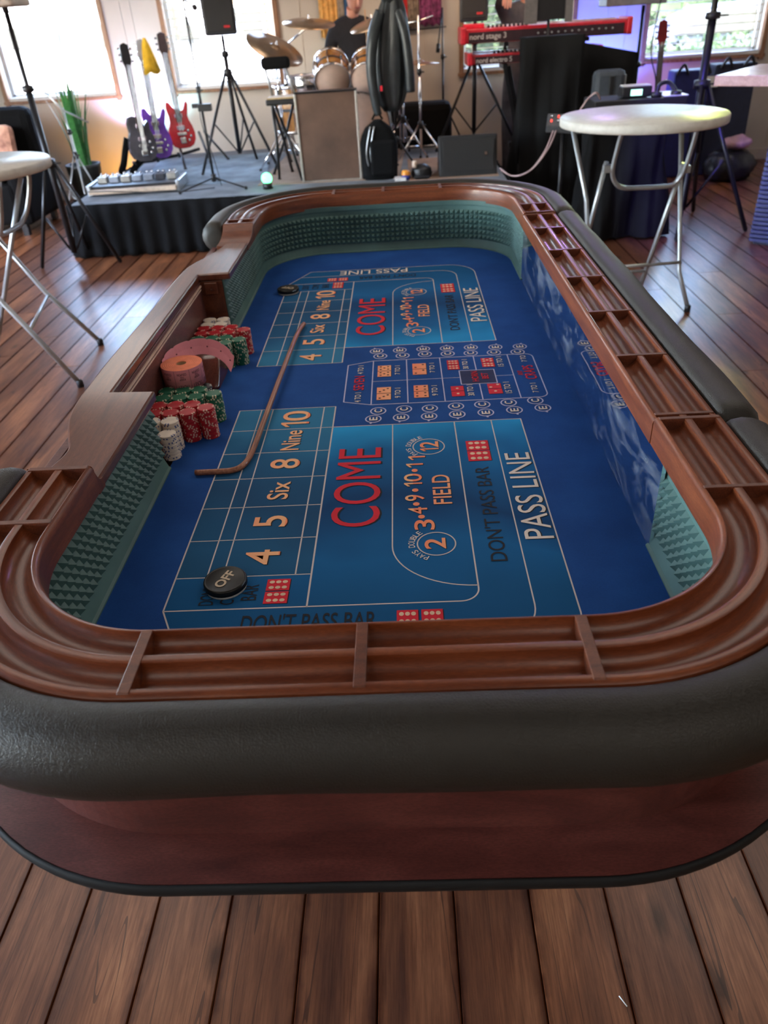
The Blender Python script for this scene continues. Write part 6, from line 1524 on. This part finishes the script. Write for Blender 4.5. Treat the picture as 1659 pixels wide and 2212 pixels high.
for k, (P, r_) in enumerate((([(1.05, 5.6, .78), (.98, 5.5, .66), (.88, 5.5, .54), (.78, 5.6, .50), (.72, 5.8, .52)], .005), ([(1.07, 5.6, .78), (1.0, 5.48, .68), (.90, 5.48, .56), (.80, 5.58, .50), (.73, 5.82, .50)], .005), ([(1.15, 5.63, .825), (1.17, 5.5, .86), (1.19, 5.3, .97), (1.23, 5.25, 1.01), (1.27, 5.3, .97)], .006))):
    q = MB(); q.tube(crm(P, 6), r_, 6); single('cable', q, mat('pale_cable', (.50, .36, .36), .5), ['pink cable drooping from the small mixer', 'lower pink cable drooping from the small mixer', 'pale cable looping up behind the right folding table'][k], 'cable', P[0])
# red bass guitar headstock behind
guitar('bass_guitar', 'red bass guitar standing against the wall under the rightmost window', 2.36, 7.7, .42, (.35, .01, .015), -.02, .9, False, .58, .08, (.32, .012, .02))
q = MB(); q.tube([(2.36, 7.95, .02), (2.36, 7.85, .45)], .012, 8); q.tube([(2.26, 7.62, .20), (2.46, 7.62, .20)], .012, 8); q.tube([(2.36, 7.93, .02), (2.2, 7.6, .02)], .012, 8); q.tube([(2.36, 7.93, .02), (2.52, 7.6, .02)], .012, 8); single('guitar_stand', q, BLACKM, 'small black stand under the red bass guitar', 'stand', (2.36, 7.8, 0))
# bags, basket
for k, (x, w_, y, h, lab, m_) in enumerate(((2.70, .34, 7.95, .90, 'blue lit carrier bag standing under the rightmost window', mat('blue_bag', (.015, .02, .14), .6, bump=.2)), (3.10, .40, 7.98, .93, 'large dark navy bag under the rightmost window', mat('navy_bag', (.012, .014, .035), .7, bump=.2)))):
    t = thing('carrier_bag', lab, 'bag', (x, y, 0)); q = MB(); q.box((x, y, h / 2), (w_, .24, h), 0, None, 0, .93); build('body', q, m_, t, bev=.015)
    for xx in (-.1, .1): q = MB(); q.tube(crm([(x + xx - .05, y - .13, h - .03), (x + xx, y - .15, h + .05), (x + xx + .05, y - .13, h - .03)], 5), .012, 6); build('handle', q, BLACK, t)
    if k == 0: q = MB(); q.box((x + .17, y - .126, h - .10), (.13, .004, .09)); build('white_panel', q, WHITEP, t)
bk = thing('basket', 'black bin bag bundle on the floor near the right counter', 'bag', (3.07, 7.6, 0)); q = MB(); N_ = 24; vs = []
for k in range(8):
    t = k / 7; r = .20 * math.sin(PI * (.22 + .62 * t)) ** .6
    for j in range(N_): a = 2 * PI * j / N_; rr = r * (1 + .09 * math.sin(a * 7 + k) + .05 * math.sin(a * 11 - k * 2)); vs.append((3.07 + rr * 1.15 * math.cos(a), 7.58 + rr * .85 * math.sin(a), .01 + t * .24))
q.add(vs, [(i * N_ + j, i * N_ + (j + 1) % N_, (i + 1) * N_ + (j + 1) % N_, (i + 1) * N_ + j) for i in range(7) for j in range(N_)], 0, True); q.add(vs, [list(range(N_))[::-1], list(range(7 * N_, 8 * N_))])
build('plastic_bag', q, mat('bin_bag_plastic', (.012, .013, .012), .3, bump=.6, scale=14, bdist=.02), bk)
q = MB(); q.sphere((3.11, 7.57, .315), .11, 18, sc=(1.2, .8, .55)); o = single('cloth', q, mat('pink_cloth', (.60, .36, .40), .8, bump=.5, scale=9, bdist=.03), 'pale pink cloth bundled on top of the black bag', 'cloth', (3.11, 7.57, .25))
dm = o.modifiers.new('crumple', 'DISPLACE'); tx = bpy.data.textures.new('crumple', 'CLOUDS'); tx.noise_scale = .07; dm.texture = tx; dm.strength = .06
# counter at the right edge
ct = thing('counter', 'bar counter with a pale wooden top and ribbed dark front at the right edge', 'counter', (2.9, 5.2, 0))
M_ = Matrix.Translation((2.0, 5.40, 0)) @ Matrix.Rotation(-.70, 4, 'Z')
q = MB(); q.box((.8, .42, 1.02), (1.6, .84, .06), 0, M_); build('counter_top', q, wood('light_counter_wood', (.42, .24, .12), (.56, .36, .20), (.66, .46, .28), (6, 1, 6), 3, .35, .3), ct, bev=.004)
q = MB(); q.box((.95, .55, .495), (1.2, .5, .99), 0, M_); build('counter_body', q, mat('counter_body', (.02, .02, .05), .6), ct)
for k in range(34):
    q = MB(); q.box((.94, .285, .03 + k * .0285), (1.22, .03, .020), 0, M_); build('ribbed_slat', q, mat('dark_slat', (.03, .035, .09), .4) if k == 0 else bpy.data.materials['dark_slat'], ct, bev=.003)
    q = MB(); q.box((.335, .55, .03 + k * .0285), (.03, .52, .020), 0, M_); build('ribbed_slat', q, bpy.data.materials['dark_slat'], ct, bev=.003)
q = MB(); q.tube(crm([(2.20, 7.4, 1.5), (2.16, 7.38, 1.1), (2.24, 7.38, .8), (2.18, 7.4, .2)], 6), .005, 6); single('cable', q, BLACK, 'dark cable hanging beside the blue lit wall', 'cable', (2.2, 7.4, .2))
# small debris on floor
q = MB(); q.tube([(.335, .62, .003), (.345, .603, .003)], .0011, 5); single('wood_splinter', q, WHITEP, 'tiny pale splinter lying on the near floorboards', 'splinter', (.34, .61, 0))
